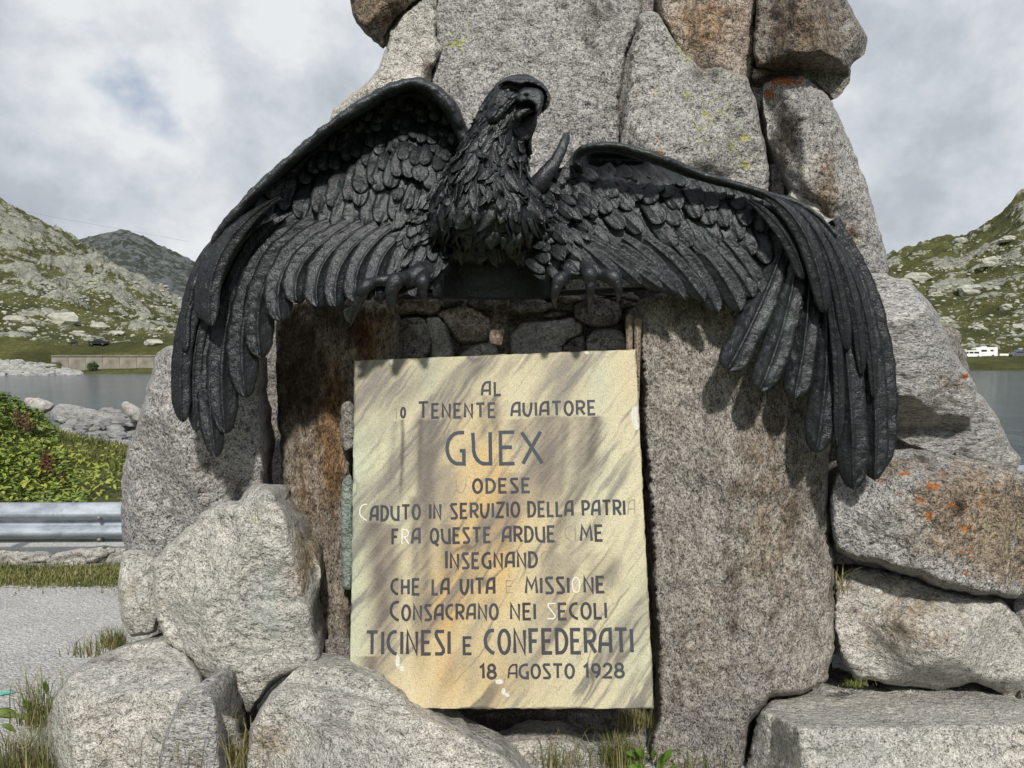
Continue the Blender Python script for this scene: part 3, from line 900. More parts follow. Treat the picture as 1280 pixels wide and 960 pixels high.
def build_plaque():
    c0 = q2w(0.5, 1.0, -0.02)
    root = empty('memorial_plaque', c0)
    tag(root, 'yellow veined marble plaque with dark capital letters honouring an aviator', 'plaque')
    ni, nj = 470, 380
    t, s = np.meshgrid(np.linspace(0, 1, ni), np.linspace(0, 1, nj), indexing='ij')
    X = s * PWID; Z = t * PHEI
    q3 = np.stack([X, Z, X * 0], -1)
    # ---- colour of the stone itself (veins, rust and copper stains)
    a = math.radians(52)
    along = X * math.cos(a) - Z * math.sin(a)      # axis running up to the right
    across = X * math.sin(a) + Z * math.cos(a)
    wob = 0.022 * fbm(q3 * 3, 3, 4) + 0.008 * fbm(q3 * 14, 3, 5)
    ac = across + wob
    band = fbm(np.stack([ac * 7, along * 1.1, X * 0], -1), 5, 21, 0.6)
    fine = fbm(np.stack([ac * 60, along * 4, X * 0], -1), 4, 31, 0.65)
    thin = np.exp(-(np.abs(vn(np.stack([ac * 16, along * 1.3, X * 0], -1), 40)) / 0.035) ** 2) * sstep(fbm(q3 * 4, 3, 44), -0.1, 0.35)
    vert = fbm(np.stack([X * 9, Z * 0.7, X * 0], -1), 3, 51, 0.55)
    cream = np.array([0.63, 0.575, 0.38])
    green = np.array([0.50, 0.56, 0.41])
    ochre = np.array([0.62, 0.42, 0.165])
    grey = np.array([0.215, 0.195, 0.165])
    violet = np.array([0.125, 0.103, 0.085])

    def mixc(c, k, d):
        k = np.clip(k, 0, 1)[..., None]
        return c * (1 - k) + d * k

    def gs(u, v, ru, rv):
        u0, v0 = px2q(u, v)
        return np.exp(-((s - u0) * 360 / ru) ** 2 - ((t - v0) * 450 / rv) ** 2)
    c = np.ones(X.shape + (3,)) * cream
    gr = 0.85 * np.exp(-(s / 0.075) ** 2) * sstep(t, 0.12, 0.25) + 0.55 * gs(533, 470, 14, 60) + 0.6 * gs(748, 480, 16, 60) + 0.35 * gs(500, 600, 22, 90) + 0.5 * gs(800, 800, 30, 90) + 0.45 * gs(740, 600, 40, 50)
    c = mixc(c, gr + 0.25 * vert, green)
    oc = 0.95 * gs(600, 570, 55, 60) + 0.8 * gs(600, 680, 55, 70) + 0.85 * gs(560, 760, 60, 60) + 0.75 * gs(560, 850, 100, 45) + 0.35 * gs(690, 740, 60, 50) + 0.45 * gs(640, 640, 70, 40) + 0.3 * gs(790, 460, 20, 60)
    c = mixc(c, oc * (0.75 + 0.9 * vert + 0.5 * band), ochre)
    c = mixc(c, 0.9 * sstep(band, -0.02, 0.34) * (0.75 + 0.8 * fine), grey)
    c = mixc(c, 0.8 * sstep(fine, 0.08, 0.4) * sstep(band, -0.35, 0.2), grey * 0.9)
    c = mixc(c, 0.8 * thin, violet)
    tl = gs(480, 480, 60, 36) * (0.6 + fine)
    c = mixc(c, tl, grey * 1.15)
    c = mixc(c, 0.8 * gs(700, 470, 34, 40) * (0.6 + 0.9 * band), grey)
    for (u_, v_, a_, b_, k_) in [(700, 570, 34, 55, .62), (655, 560, 22, 34, .4), (480, 690, 24, 60, .5), (535, 590, 22, 60, .45), (470, 800, 24, 50, .4), (560, 620, 20, 40, .3), (640, 830, 60, 40, .25)]:
        c = mixc(c, k_ * gs(u_, v_, a_, b_) * (.8 + .9 * fine + .5 * vert), grey * 1.15)
    # diagonal dark seam from (740,520) to (640,760)
    def seam(p0, p1, w, k, col):
        nonlocal c
        a0 = np.array(px2q(*p0)); b0 = np.array(px2q(*p1))
        ax, ay = (s - a0[0]) * PWID, (t - a0[1]) * PHEI
        bx, by = (b0[0] - a0[0]) * PWID, (b0[1] - a0[1]) * PHEI
        L2 = bx * bx + by * by
        tt = (ax * bx + ay * by) / L2
        tc_ = np.clip(tt, 0, 1)
        dd = np.hypot(ax - tc_ * bx, ay - tc_ * by) + 0.010 * fbm(q3 * 18, 4, 61)
        c = mixc(c, k * np.exp(-(dd / w) ** 2) * (0.7 + 0.7 * fine) * sstep(tt, -0.02, 0.08) * (1 - 0.5 * sstep(tt, .7, 1)), col)
    seam((752, 520), (716, 630), 0.022, 1.0, violet)
    seam((720, 600), (676, 720), 0.020, 1.0, violet * 1.3)
    seam((700, 690), (640, 830), 0.022, .55, grey)
    seam((795, 560), (690, 760), 0.014, .6, grey)
    seam((800, 640), (720, 830), 0.010, .5, grey)
    seam((640, 500), (440, 720), 0.020, .5, grey)
    seam((560, 545), (440, 700), 0.012, .65, grey * .8)
    seam((500, 600), (438, 690), 0.012, .6, grey)
    seam((640, 450), (580, 560), 0.016, .5, grey)
    seam((560, 440), (450, 560), 0.03, .45, grey)
    seam((740, 440), (690, 520), 0.02, .6, grey)
    seam((680, 560), (560, 800), 0.02, .4, grey)
    seam((620, 740), (540, 885), 0.03, .6, grey)
    seam((700, 760), (640, 885), 0.02, .5, grey)
    # stains running down from the letters
    def drip(u0, v0, u1, v1, w, k, col=violet):
        nonlocal c
        a0 = np.array(px2q(u0, v0)); b0 = np.array(px2q(u1, v1))
        tt = (t - a0[1]) / (b0[1] - a0[1])
        cx = a0[0] + (b0[0] - a0[0]) * tt + 0.006 * fbm(np.stack([t * 7, t * 0, t * 0], -1), 3, int(u0))
        dd = np.abs(s - cx) * 360 / w
        m = np.exp(-dd ** 2.0) * sstep(tt, -0.01, 0.015) * (1 - sstep(tt, 0.55, 1.0))
        c = mixc(c, min(1, k * 1.45) * m * (0.9 + 0.6 * fine + .3 * band), col)
    drip(503, 524, 500, 640, 2.6, .75)
    drip(527, 524, 523, 640, 4, .9)
    drip(541, 524, 530, 690, 14, .62, grey * .75)
    drip(494, 526, 484, 640, 6, .45, grey)
    drip(470, 652, 486, 870, 15, .85, violet * 1.25)
    drip(486, 655, 500, 800, 10, .5, violet * 1.5)
    drip(535, 560, 528, 880, 9, .62, violet * 1.4)
    drip(560, 580, 553, 760, 12, .4, grey)
    drip(518, 620, 522, 860, 7, .5, violet * 1.3)
    drip(463, 820, 464, 885, 14, .8, violet * 1.3)
    drip(606, 494, 604, 560, 5, .4)
    drip(620, 494, 618, 560, 6, .5)
    drip(645, 524, 650, 560, 14, .45, violet * 1.5)
    drip(686, 520, 680, 660, 22, .7, violet * 1.5)
    drip(708, 520, 697, 640, 5, .35, violet)
    drip(727, 520, 722, 620, 10, .55, violet * 1.4)
    drip(742, 520, 738, 610, 8, .9, violet)
    drip(640, 590, 636, 720, 12, .4, violet * 1.6)
    drip(690, 690, 682, 830, 14, .35, grey)
    drip(600, 640, 596, 700, 8, .3, violet * 1.5)
    drip(560, 655, 556, 740, 6, .45, violet * 1.4)
    drip(740, 690, 736, 800, 9, .3, grey)
    drip(716, 640, 700, 760, 12, .35, grey)
    drip(590, 820, 585, 886, 9, .3, grey)
    ch = np.zeros(X.shape)
    for (u, v, ru, rv) in [(497, 826, 3, 9), (502, 835, 3, 4), (624, 852, 6, 4), (629, 864, 3, 6), (634, 869, 3, 3), (793, 518, 5, 16), (796, 532, 5, 7), (536, 451, 4, 4), (490, 453, 3, 5), (447, 454, 3, 3), (733, 440, 4, 3)]:
        ch = np.maximum(ch, gs(u, v, ru, rv) + 0.28 * fbm(q3 * 60, 3, 71))
    c = mixc(c, sstep(ch, 0.42, 0.6), np.array([0.68, 0.67, 0.60]))
    c = c * (1 + 0.10 * fine[..., None]) * np.array([.86, .86, .87])
    # ---- shape: flat slab, chipped edges
    e = np.minimum(np.minimum(s * PWID, (1 - s) * PWID), np.minimum(t * PHEI, (1 - t) * PHEI))
    chip = np.clip(0.006 + 0.010 * fbm(q3 * 25, 4, 81), 0.001, 0.03)
    h = -0.012 * (1 - np.clip(e / (chip + 1e-4), 0, 1)) ** 2 + 0.0006 * fine
    jag = 0.0025 * fbm(q3 * 40, 3, 83)
    ss = s + np.where((s == 0) | (s == 1), jag, 0)
    tt = t + np.where((t == 0) | (t == 1), jag, 0)
    Vf = q2w(ss, tt, h).reshape(-1, 3)
    Fq = grid_faces(ni, nj)
    # sides and back
    rim = list(range(nj)) + [i * nj + nj - 1 for i in range(1, ni)] + [(ni - 1) * nj + j for j in range(nj - 2, -1, -1)] + [i * nj for i in range(ni - 2, 0, -1)]
    rb = Vf[rim] - PN * 0.045
    V = np.vstack([Vf, rb])
    n0 = len(Vf)
    k = np.arange(len(rim)); k2 = (k + 1) % len(rim)
    rim = np.array(rim)
    side = np.stack([rim[k], rim[k2], n0 + k2, n0 + k], 1)
    Fc = np.vstack([Fq, side])
    cols = np.vstack([c.reshape(-1, 3), c.reshape(-1, 3)[rim] * 0.8])
    slab = mk('slab', V, Fc, plaque_mat(), root, origin=c0, attrs={'tint': np.clip(cols, 0.02, 0.9)}, sharp=40)
    return root


PLAQUE = build_plaque()

# ------------------------------------------------------------------ lettering: stroke alphabet after the plaque
def arc(cx, cy, rx, ry, a0, a1, n=9):
    return [(cx + rx * math.cos(math.radians(a0 + (a1 - a0) * i / n)), cy + ry * math.sin(math.radians(a0 + (a1 - a0) * i / n))) for i in range(n + 1)]


def GLY():
    g = {}
    g['A'] = (.62, [[(0, 0), (.05, .45)] + arc(.42, .5, .36, .5, 175, 100, 6) + [(.58, 1.0), (.58, 0)], [(.05, .36), (.58, .36)]])
    g['L'] = (.46, [[(.04, 1), (.04, 0), (.46, 0)]])
    g['T'] = (.62, [[(0, 1), (.62, 1)], [(.31, 1), (.31, 0)]])
    g['E'] = (.50, [[(.50, 1), (.04, 1), (.04, 0), (.50, 0)], [(.04, .52), (.42, .52)]])
    g['F'] = (.46, [[(.46, 1), (.04, 1), (.04, 0)], [(.04, .52), (.38, .52)]])
    g['N'] = (.60, [[(.04, 0), (.04, 1), (.56, 0), (.56, 1)]])
    g['O'] = (.60, [arc(.30, .5, .28, .5, 90, 450, 20)])
    g['U'] = (.62, [[(0, 1), (.02, .62)] + arc(.40, .5, .38, .5, 190, 265, 6) + [(.58, 0), (.58, 1)]])
    g['V'] = (.58, [[(0, 1), (0, .55)] + arc(.30, .42, .30, .42, 180, 270, 6) + [(.42, .12), (.54, .55), (.56, 1)]])
    g['I'] = (.08, [[(.04, 0), (.04, 1)]])
    g['R'] = (.56, [[(.04, 0), (.04, 1), (.30, 1)] + arc(.30, .74, .24, .26, 80, -80, 7) + [(.10, .47)], [(.24, .47), (.56, 0)]])
    g['G'] = (.62, [[(.60, 1), (.42, 1)] + arc(.42, .5, .40, .5, 95, 255, 12) + [(.58, 0), (.58, .42), (.44, .42)]])
    g['X'] = (.66, [[(0, 1), (.66, 0)], [(.62, 1), (.02, 0)]])
    g['D'] = (.58, [[(.04, 0), (.04, 1), (.22, 1)] + arc(.20, .5, .36, .5, 80, -80, 12) + [(.04, 0)]])
    g['S'] = (.50, [[(.50, 1), (.10, 1), (.05, .90), (.10, .74), (.46, .22), (.46, .08), (.36, 0), (0, 0)]])
    g['C'] = (.50, [[(.50, 1), (.38, 1)] + arc(.38, .55, .36, .45, 95, 225, 10) + [(.34, .05), (.50, 0)]])
    g['Z'] = (.54, [[(0, 1), (.54, 1), (.02, 0), (.54, 0)]])
    g['P'] = (.52, [[(.04, 0), (.04, 1), (.28, 1)] + arc(.28, .72, .24, .28, 80, -80, 7) + [(.10, .43)]])
    g['Q'] = (.62, [arc(.30, .5, .28, .5, 90, 450, 20), [(.28, .18), (.44, -.10), (.62, -.16)]])
    g['H'] = (.56, [[(.04, 0), (.04, 1)], [(.52, 0), (.52, 1)], [(.04, .5), (.52, .5)]])
    g['M'] = (.76, [[(0, 0), (.10, 1), (.38, .34), (.66, 1), (.74, 0)]])
    g['1'] = (.26, [[(0, .78), (.20, 1), (.20, 0)]])
    g['8'] = (.50, [arc(.25, .75, .20, .25, 90, 450, 14), arc(.25, .25, .25, .26, 90, 450, 14)])
    g['9'] = (.50, [arc(.25, .68, .22, .32, -20, 340, 14), [(.47, .68), (.44, .3), (.22, 0)]])
    g['2'] = (.50, [[(.02, .76)] + arc(.25, .74, .22, .26, 160, -20, 8) + [(.36, .42), (0, 0), (.50, 0)]])
    g['o'] = (.46, [arc(.22, .58, .20, .42, 90, 450, 16)])
    g['e'] = (.50, [[(.50, .8), (.04, .8), (.04, 0), (.50, 0)], [(.04, .42), (.42, .42)], [(.2, 1.2), (.3, 1.0)]])
    return g


GL = GLY()


def letter_mat(name, c1, c2):
    m, g = new_mat(name)
    tc = g.n('ShaderNodeTexCoord').outputs['Object']
    rnd = g.n('ShaderNodeObjectInfo').outputs['Random']
    n = g.noise(tc, 120, 4, 0.6)
    c = g.mix(g.math('ADD', g.math('MULTIPLY', rnd, .8), g.math('MULTIPLY', g.math('SUBTRACT', n, .5), 1.5), clamp=True), c1, c2)
    finish(g, c, 0.6, n, 0.4, 0.002, 0, 0.35)
    return m


M_LET = letter_mat('letter_lead', (0.050, 0.057, 0.072), (0.036, 0.026, 0.025))
M_LET_BIG = letter_mat('letter_lead_blue', (0.040, 0.052, 0.070), (0.055, 0.060, 0.075))
M_GHOST = simple('letter_ghost', (0.27, 0.235, 0.17), 0.8, var=.3, vscale=60)
M_GHOST_P = simple('letter_ghost_pale', (0.66, 0.66, 0.58), 0.8, var=.1)


def stroke_mesh(pl, sw, z0, z1):
    """ribbon of width sw along a polyline in letter space (metres)"""
    p = [np.array(a, float) for a in pl]
    q = [p[0]]
    for a in p[1:]:
        if np.linalg.norm(a - q[-1]) > 1e-5:
            q.append(a)
    p = np.array(q)
    d = norm(np.diff(p, axis=0))
    nrm = np.stack([-d[:, 1], d[:, 0]], 1)
    L, R_ = [], []
    closed = np.linalg.norm(p[0] - p[-1]) < 1e-4
    for i in range(len(p)):
        if i == 0:
            n = nrm[0] if not closed else norm(nrm[0] + nrm[-1]) / max(.4, math.sqrt((1 + nrm[0] @ nrm[-1]) / 2))
        elif i == len(p) - 1:
            n = nrm[-1] if not closed else norm(nrm[0] + nrm[-1]) / max(.4, math.sqrt((1 + nrm[0] @ nrm[-1]) / 2))
        else:
            k = max(.5, math.sqrt(max(0, (1 + nrm[i - 1] @ nrm[i]) / 2)))
            n = norm(nrm[i - 1] + nrm[i]) / k
        L.append(p[i] + n * sw / 2)
        R_.append(p[i] - n * sw / 2)
    n_ = len(p)
    top = [(*a, z1) for a in L] + [(*a, z1) for a in R_]
    bot = [(*a, z0) for a in L] + [(*a, z0) for a in R_]
    V = np.array(top + bot)
    Fc = []
    for i in range(n_ - 1):
        Fc.append((i, n_ + i, n_ + i + 1, i + 1))
        Fc.append((i, i + 1, 2 * n_ + i + 1, 2 * n_ + i))
        Fc.append((n_ + i + 1, n_ + i, 3 * n_ + i, 3 * n_ + i + 1))
    Fc.append((0, 2 * n_, 3 * n_, n_))
    Fc.append((n_ - 1, 2 * n_ - 1, 4 * n_ - 1, 3 * n_ - 1))
    return V, Fc


PXM = PWID / 370.0            # metres per photograph pixel on the plaque


def put_letter(ch, uL, vB, hpx, scale_w, bold, ghost=None, big=False):
    w, strokes = GL[ch]
    s0, t0 = px2q(uL, vB)
    base = q2w(s0, t0)
    h = hpx * PXM
    parts = []
    for k, st in enumerate(strokes):
        pl = [(x * h * scale_w, y * h) for x, y in st]
        V, Fc = stroke_mesh(pl, bold * PXM, -0.001, 0.0012 + 0.00025 * k if ghost is None else 0.0004 + 0.0002 * k)
        parts.append((V, Fc))
    V, Fc = join(parts)
    jx = fbm(V[:, :] * 90 + uL, 2, 3) * 0.0007
    # slight fall of the baseline is part of the carving: rows rise to the right
    Wv = base + V[:, :1] * PX - V[:, 1:2] * PDN + (V[:, 2:3] + jx[:, None] * 0) * PN + jx[:, None] * PX
    mat = M_LET_BIG if big else M_LET
    if ghost == 'g': mat = M_GHOST
    if ghost == 'p': mat = M_GHOST_P
    return mk('letter', Wv, Fc, mat, PLAQUE, smooth=False)


def word(txt, u0, u1, v0, v1, h, bold=3.4, caps=None, ghosts='', big=False, hs=None):
    """letters of txt spread between columns u0 and u1; baseline v0 at the left, v1 at the right"""
    gap = 0.24
    hh = [h * (hs[i] if hs else 1.0) for i in range(len(txt))]
    nat = sum(GL[c][0] * hh[i] for i, c in enumerate(txt))
    gaps = gap * h * (len(txt) - 1)
    k = (u1 - u0 - 0.0) / (nat + gaps)
    x = u0
    for i, c in enumerate(txt):
        wpx = GL[c][0] * hh[i] * k
        v = v0 + (v1 - v0) * (x - u0) / max(1, (u1 - u0))
        gh = None
        if ghosts and ghosts[i] != '.':
            gh = ghosts[i]
        put_letter(c, x, v, hh[i], k, bold if gh is None else 1.4, gh, big)
        x += wpx + gap * h * k


word('AL', 602, 626, 494, 493.5, 17, 3)
word('1', 492, 497, 525, 525, 16, ghosts='g')
word('o', 501, 507, 524, 524, 15, 2.8)
word('TENENTE', 523, 619, 522, 521, 17.5, 3.2, hs=[1.14] + [1] * 6)
word('AVIATORE', 639, 744, 520, 517.5, 17, 3.2)
word('GUEX', 558, 678, 580, 579, 40, 4.6, big=True)
word('V', 570, 583, 616, 616, 17, ghosts='g')
word('ODESE', 591, 662, 615.5, 614.5, 16.5, 3.3)
word('C', 449, 459, 650, 650, 20, ghosts='p')
word('ADUTO', 463, 525, 650.5, 648, 17.5, 3.2)
word('IN', 537, 551, 648, 648, 18, 3.2)
word('SERVIZIO', 563, 649, 647.5, 645, 17.5, 3.2)
word('DELLA', 660, 716, 645, 644, 17.5, 3.2)
word('PATRI', 728, 781, 644, 643, 17.5, 3.2)
word('A', 785, 794, 642, 642, 17, ghosts='g')
word('FRA', 490, 525, 680, 678.5, 18, 3.2, ghosts='.p.')
word('QUESTE', 538, 613, 678.5, 677, 17.5, 3.2)
word('ARDUE', 628, 693, 677, 676, 18, 3.2)
word('CI', 706, 720, 676, 676, 18, ghosts='gg')
word('ME', 726, 753, 675.5, 675, 18, 3.2)
word('INSEGNAND', 557, 671, 710, 708, 17.5, 3.3, hs=[1.2] + [1] * 8)
word('O', 676, 687, 706.5, 706.5, 17, ghosts='g')
word('CHE', 489, 524, 742.5, 742.5, 18, 3.2)
word('LA', 540, 561, 742.5, 742, 18, 3.2)
word('VITA', 576, 618, 742, 741.5, 18, 3.4)
word('e', 632, 641, 740.5, 740.5, 18, ghosts='g')
word('MISSI', 657, 711, 741, 740.5, 18, 3.3)
word('O', 715, 725, 740, 740, 18, ghosts='p')
word('NE', 730, 755, 740, 739.5, 18, 3.4)
word('CONSACRANO', 488, 622, 775, 773.5, 17.5, 3.2, hs=[1.25] + [1] * 9)
word('NEI', 638, 669, 773.5, 773.5, 18, 3.2)
word('S', 684, 694, 773, 773, 18, ghosts='p')
word('ECOLI', 698, 758, 773.5, 772, 18, 3.2)
word('TICINESI', 458, 562, 817.5, 817, 26.5, 4.0)
word('E', 579, 589, 817, 817, 19, 3.4)
word('CONFEDERATI', 606, 791, 816.5, 815, 27, 4.2)
word('18', 600, 619, 847.5, 847.5, 15.5, 3.2)
word('A', 635, 646, 847.5, 847.5, 15.5, 2.2)
word('GOSTO', 649, 717, 847.5, 847, 15.5, 3.0)
word('1928', 730, 779, 847, 846, 15.5, 3.2)


def wedges():
    m, g = new_mat('weathered_wood')
    tc = g.n('ShaderNodeTexCoord').outputs['Object']
    v = g.n('ShaderNodeMapping', {'Vector': tc, 'Scale': (6, 6, 0.6)}).outputs[0]
    n = g.noise(v, 40, 4, 0.6)
    finish(g, g.ramp(n, [(0.35, (0.10, 0.075, 0.05)), (0.65, (0.33, 0.27, 0.20))]), 0.8, n, 0.6, 0.004)
    for (pts, Y, lb) in [([(782, 396), (786, 392), (791, 395), (790, 470), (783, 470)], 3.00, 'thin weathered wooden wedge just left of the other at the plaque corner'),
                         ([(792, 402), (794, 397), (803, 399), (801, 420), (799, 500), (796, 500)], 2.995, 'wider weathered wooden wedge with slanted top at the plaque corner')]:
        q = outline_pts(pts, 4, .3, 3, 0)
        V, Fc, *_ = relief_vf(q, 3, lambda p, d: Y - 0.010 * np.clip(d / 1.5, 0, 1), lambda p, d: 0.02 * np.clip(d / 2, 0, 1), 4)
        tag(mk('wooden_wedge', V, Fc, m, smooth=False), lb, 'wedge', 'wedges holding the plaque')
    m2, g = new_mat('rusty_iron')
    tc = g.n('ShaderNodeTexCoord').outputs['Object']
    n = g.noise(tc, 55, 5, 0.7)
    finish(g, g.ramp(n, [(0.35, (0.035, 0.022, 0.015)), (0.52, (0.16, 0.12, 0.085)), (0.68, (0.42, 0.40, 0.36))]), 0.8, n, 0.8, 0.006)
    V, Fc = tube_vf(P([628, 627, 624, 621, 620], [368, 386, 404, 420, 431], [3.2, 3.16, 3.10, 3.06, 3.06]), [.024, .027, .028, .03, .024], 12, 16, flat=.5, rough=.004)
    tag(mk('iron_hook', V, Fc, m2), 'rusty flaking iron strap hanging over the middle of the plaque top', 'hook')


wedges()

# ------------------------------------------------------------------ bronze eagle
EAGLE = empty('bronze_eagle', P(615, 372, 3.0))
tag(EAGLE, 'dark bronze eagle with wide spread drooping wings perched above the plaque', 'statue')
FRNG = np.random.default_rng(5)
FN = [0]


def feather3(B, C, T, N, Wd, parent, name='feather', mat=None, t0=0.72, tilt=0.0, camber=0.05, ridge=0.05, barb=0.02, point=1.0, nt=None, ns=9,
             base_w=0.55, thick=0.006, curl=0.0, bfreq=70, rach=True, nz=0.13):
    """one feather: Bezier quill B-C-T (metres), N = outward side, Wd = full width"""
    FN[0] += 1
    sd = FN[0] * 3.71
    B, C, T, N = (np.asarray(x, float) for x in (B, C, T, N))
    L = np.linalg.norm(C - B) + np.linalg.norm(T - C)
    nt = nt or int(np.clip(L / 0.011, 9, 60))
    t = 1 - (1 - np.linspace(0, 1, nt)) ** 1.25
    tt = t[:, None]
    c = (1 - tt) ** 2 * B + 2 * tt * (1 - tt) * C + tt ** 2 * T
    tan = norm(2 * (1 - tt) * (C - B) + 2 * tt * (T - C) + 1e-9)
    side = norm(np.cross(tan, np.tile(N, (nt, 1))))
    up = norm(np.cross(side, tan))
    up = np.where((up @ N)[:, None] < 0, -up, up)
    w = base_w + (1 - base_w) * sstep(t, 0, 0.4)
    x = np.clip((t - t0) / (1 - t0), 0, 1)
    w = w * np.where(t > t0, np.maximum(0.0, 1 - x ** (2.2 * point)) ** (0.5 + 0.45 * (2 - 2 * point if point < 1 else 0)), 1)
    s = np.linspace(-1, 1, ns)
    s = np.sign(s) * np.abs(s) ** 1.4
    # edge nibbling where barbs part
    ed = 1 + 0.10 * fbm(np.stack([t * L * 26 + sd, t * 0, t * 0], 1), 3, 7)
    hw = (Wd / 2 * w * ed)[:, None]
    S = s[None, :]
    A = np.abs(S)
    al = (t * L)[:, None]
    rip = np.sin((al * bfreq - A * 2.6 + 0.9 * fbm(np.stack([al + 0 * S, 0 * al + S, 0 * al * S + sd], -1) * np.array([30, 2, 1]), 2, 3)) * 6.28 * 0.5)
    no = fbm(np.stack([(al * 24 + 0 * S), (0 * al + S * Wd * 24), (0 * al * S + sd)], -1), 3, 9, 0.6)
    h = tilt * S * Wd / 2 - 0.55 * camber * Wd * S ** 2 + (ridge * Wd * np.exp(-(S / 0.10) ** 2) if rach else 0)
    h = h + barb * Wd * rip * (1 - np.exp(-(S / 0.3) ** 2)) * 0.8 + nz * Wd * no
    h = h + (curl * (t ** 3))[:, None]
    # rim lip
    h = h + 0.035 * Wd * np.exp(-((1 - A) / 0.16) ** 2)
    V0 = c[:, None] + side[:, None] * (S * hw)[..., None] + up[:, None] * h[..., None]
    V1 = c[:, None] + side[:, None] * (S * hw * 0.86)[..., None] + up[:, None] * (h - thick - 0.3 * thick * (1 - A))[..., None]
    V = np.concatenate([V0.reshape(-1, 3), V1.reshape(-1, 3)])
    n0 = nt * ns
    Fa = grid_faces(nt, ns)
    Fb = grid_faces(nt, ns)[:, ::-1] + n0
    e = []
    for i in range(nt - 1):
        e.append((i * ns, (i + 1) * ns, n0 + (i + 1) * ns, n0 + i * ns))
        a = i * ns + ns - 1
        e.append((a + ns, a, n0 + a, n0 + a + ns))
    b = (nt - 1) * ns
    for j in range(ns - 1):
        e.append((b + j, b + j + 1, n0 + b + j + 1, n0 + b + j))
    Fc = np.vstack([Fa, Fb, np.array(e)])
    return mk(name, V, Fc, mat or M_BRONZE, parent, origin=B)


def fpx(b, c, tpt, wpx, Yb, Yt, parent, Yc=None, **kw):
    """feather given in photograph pixels and depths"""
    Yc = (Yb + Yt) / 2 - 0.01 if Yc is None else Yc
    B, C, T = P(b[0], b[1], Yb), P(c[0], c[1], Yc), P(tpt[0], tpt[1], Yt)
    Wd = wpx / F * (Yb + Yt) / 2
    N = norm(np.array([-B[0] * 0.25, -1.0, 0.05]))
    return feather3(B, C, T, N, Wd, parent, **kw)


def interp_curve(pts, u):
    p = np.array(sorted(pts))
    return np.interp(u, p[:, 0], p[:, 1])


# ---- left wing -------------------------------------------------------------
LE_L = [(220, 470), (228, 400), (243, 345), (270, 295), (300, 258), (335, 224), (370, 193), (410, 160), (450, 132), (480, 114), (515, 104), (540, 112), (560, 132), (575, 162), (586, 190)]


def YL(u, v):
    u = np.asarray(u, float); v = np.asarray(v, float)
    le = interp_curve(LE_L, u)
    t = v - le
    y = 2.85 + 0.085 * np.exp(-((t - 36) / 42) ** 2) * sstep(u, 270, 400)
    y = y - 0.05 * sstep(v, 300, 375) - 0.06 * sstep(-u, -340, -250)
    return y


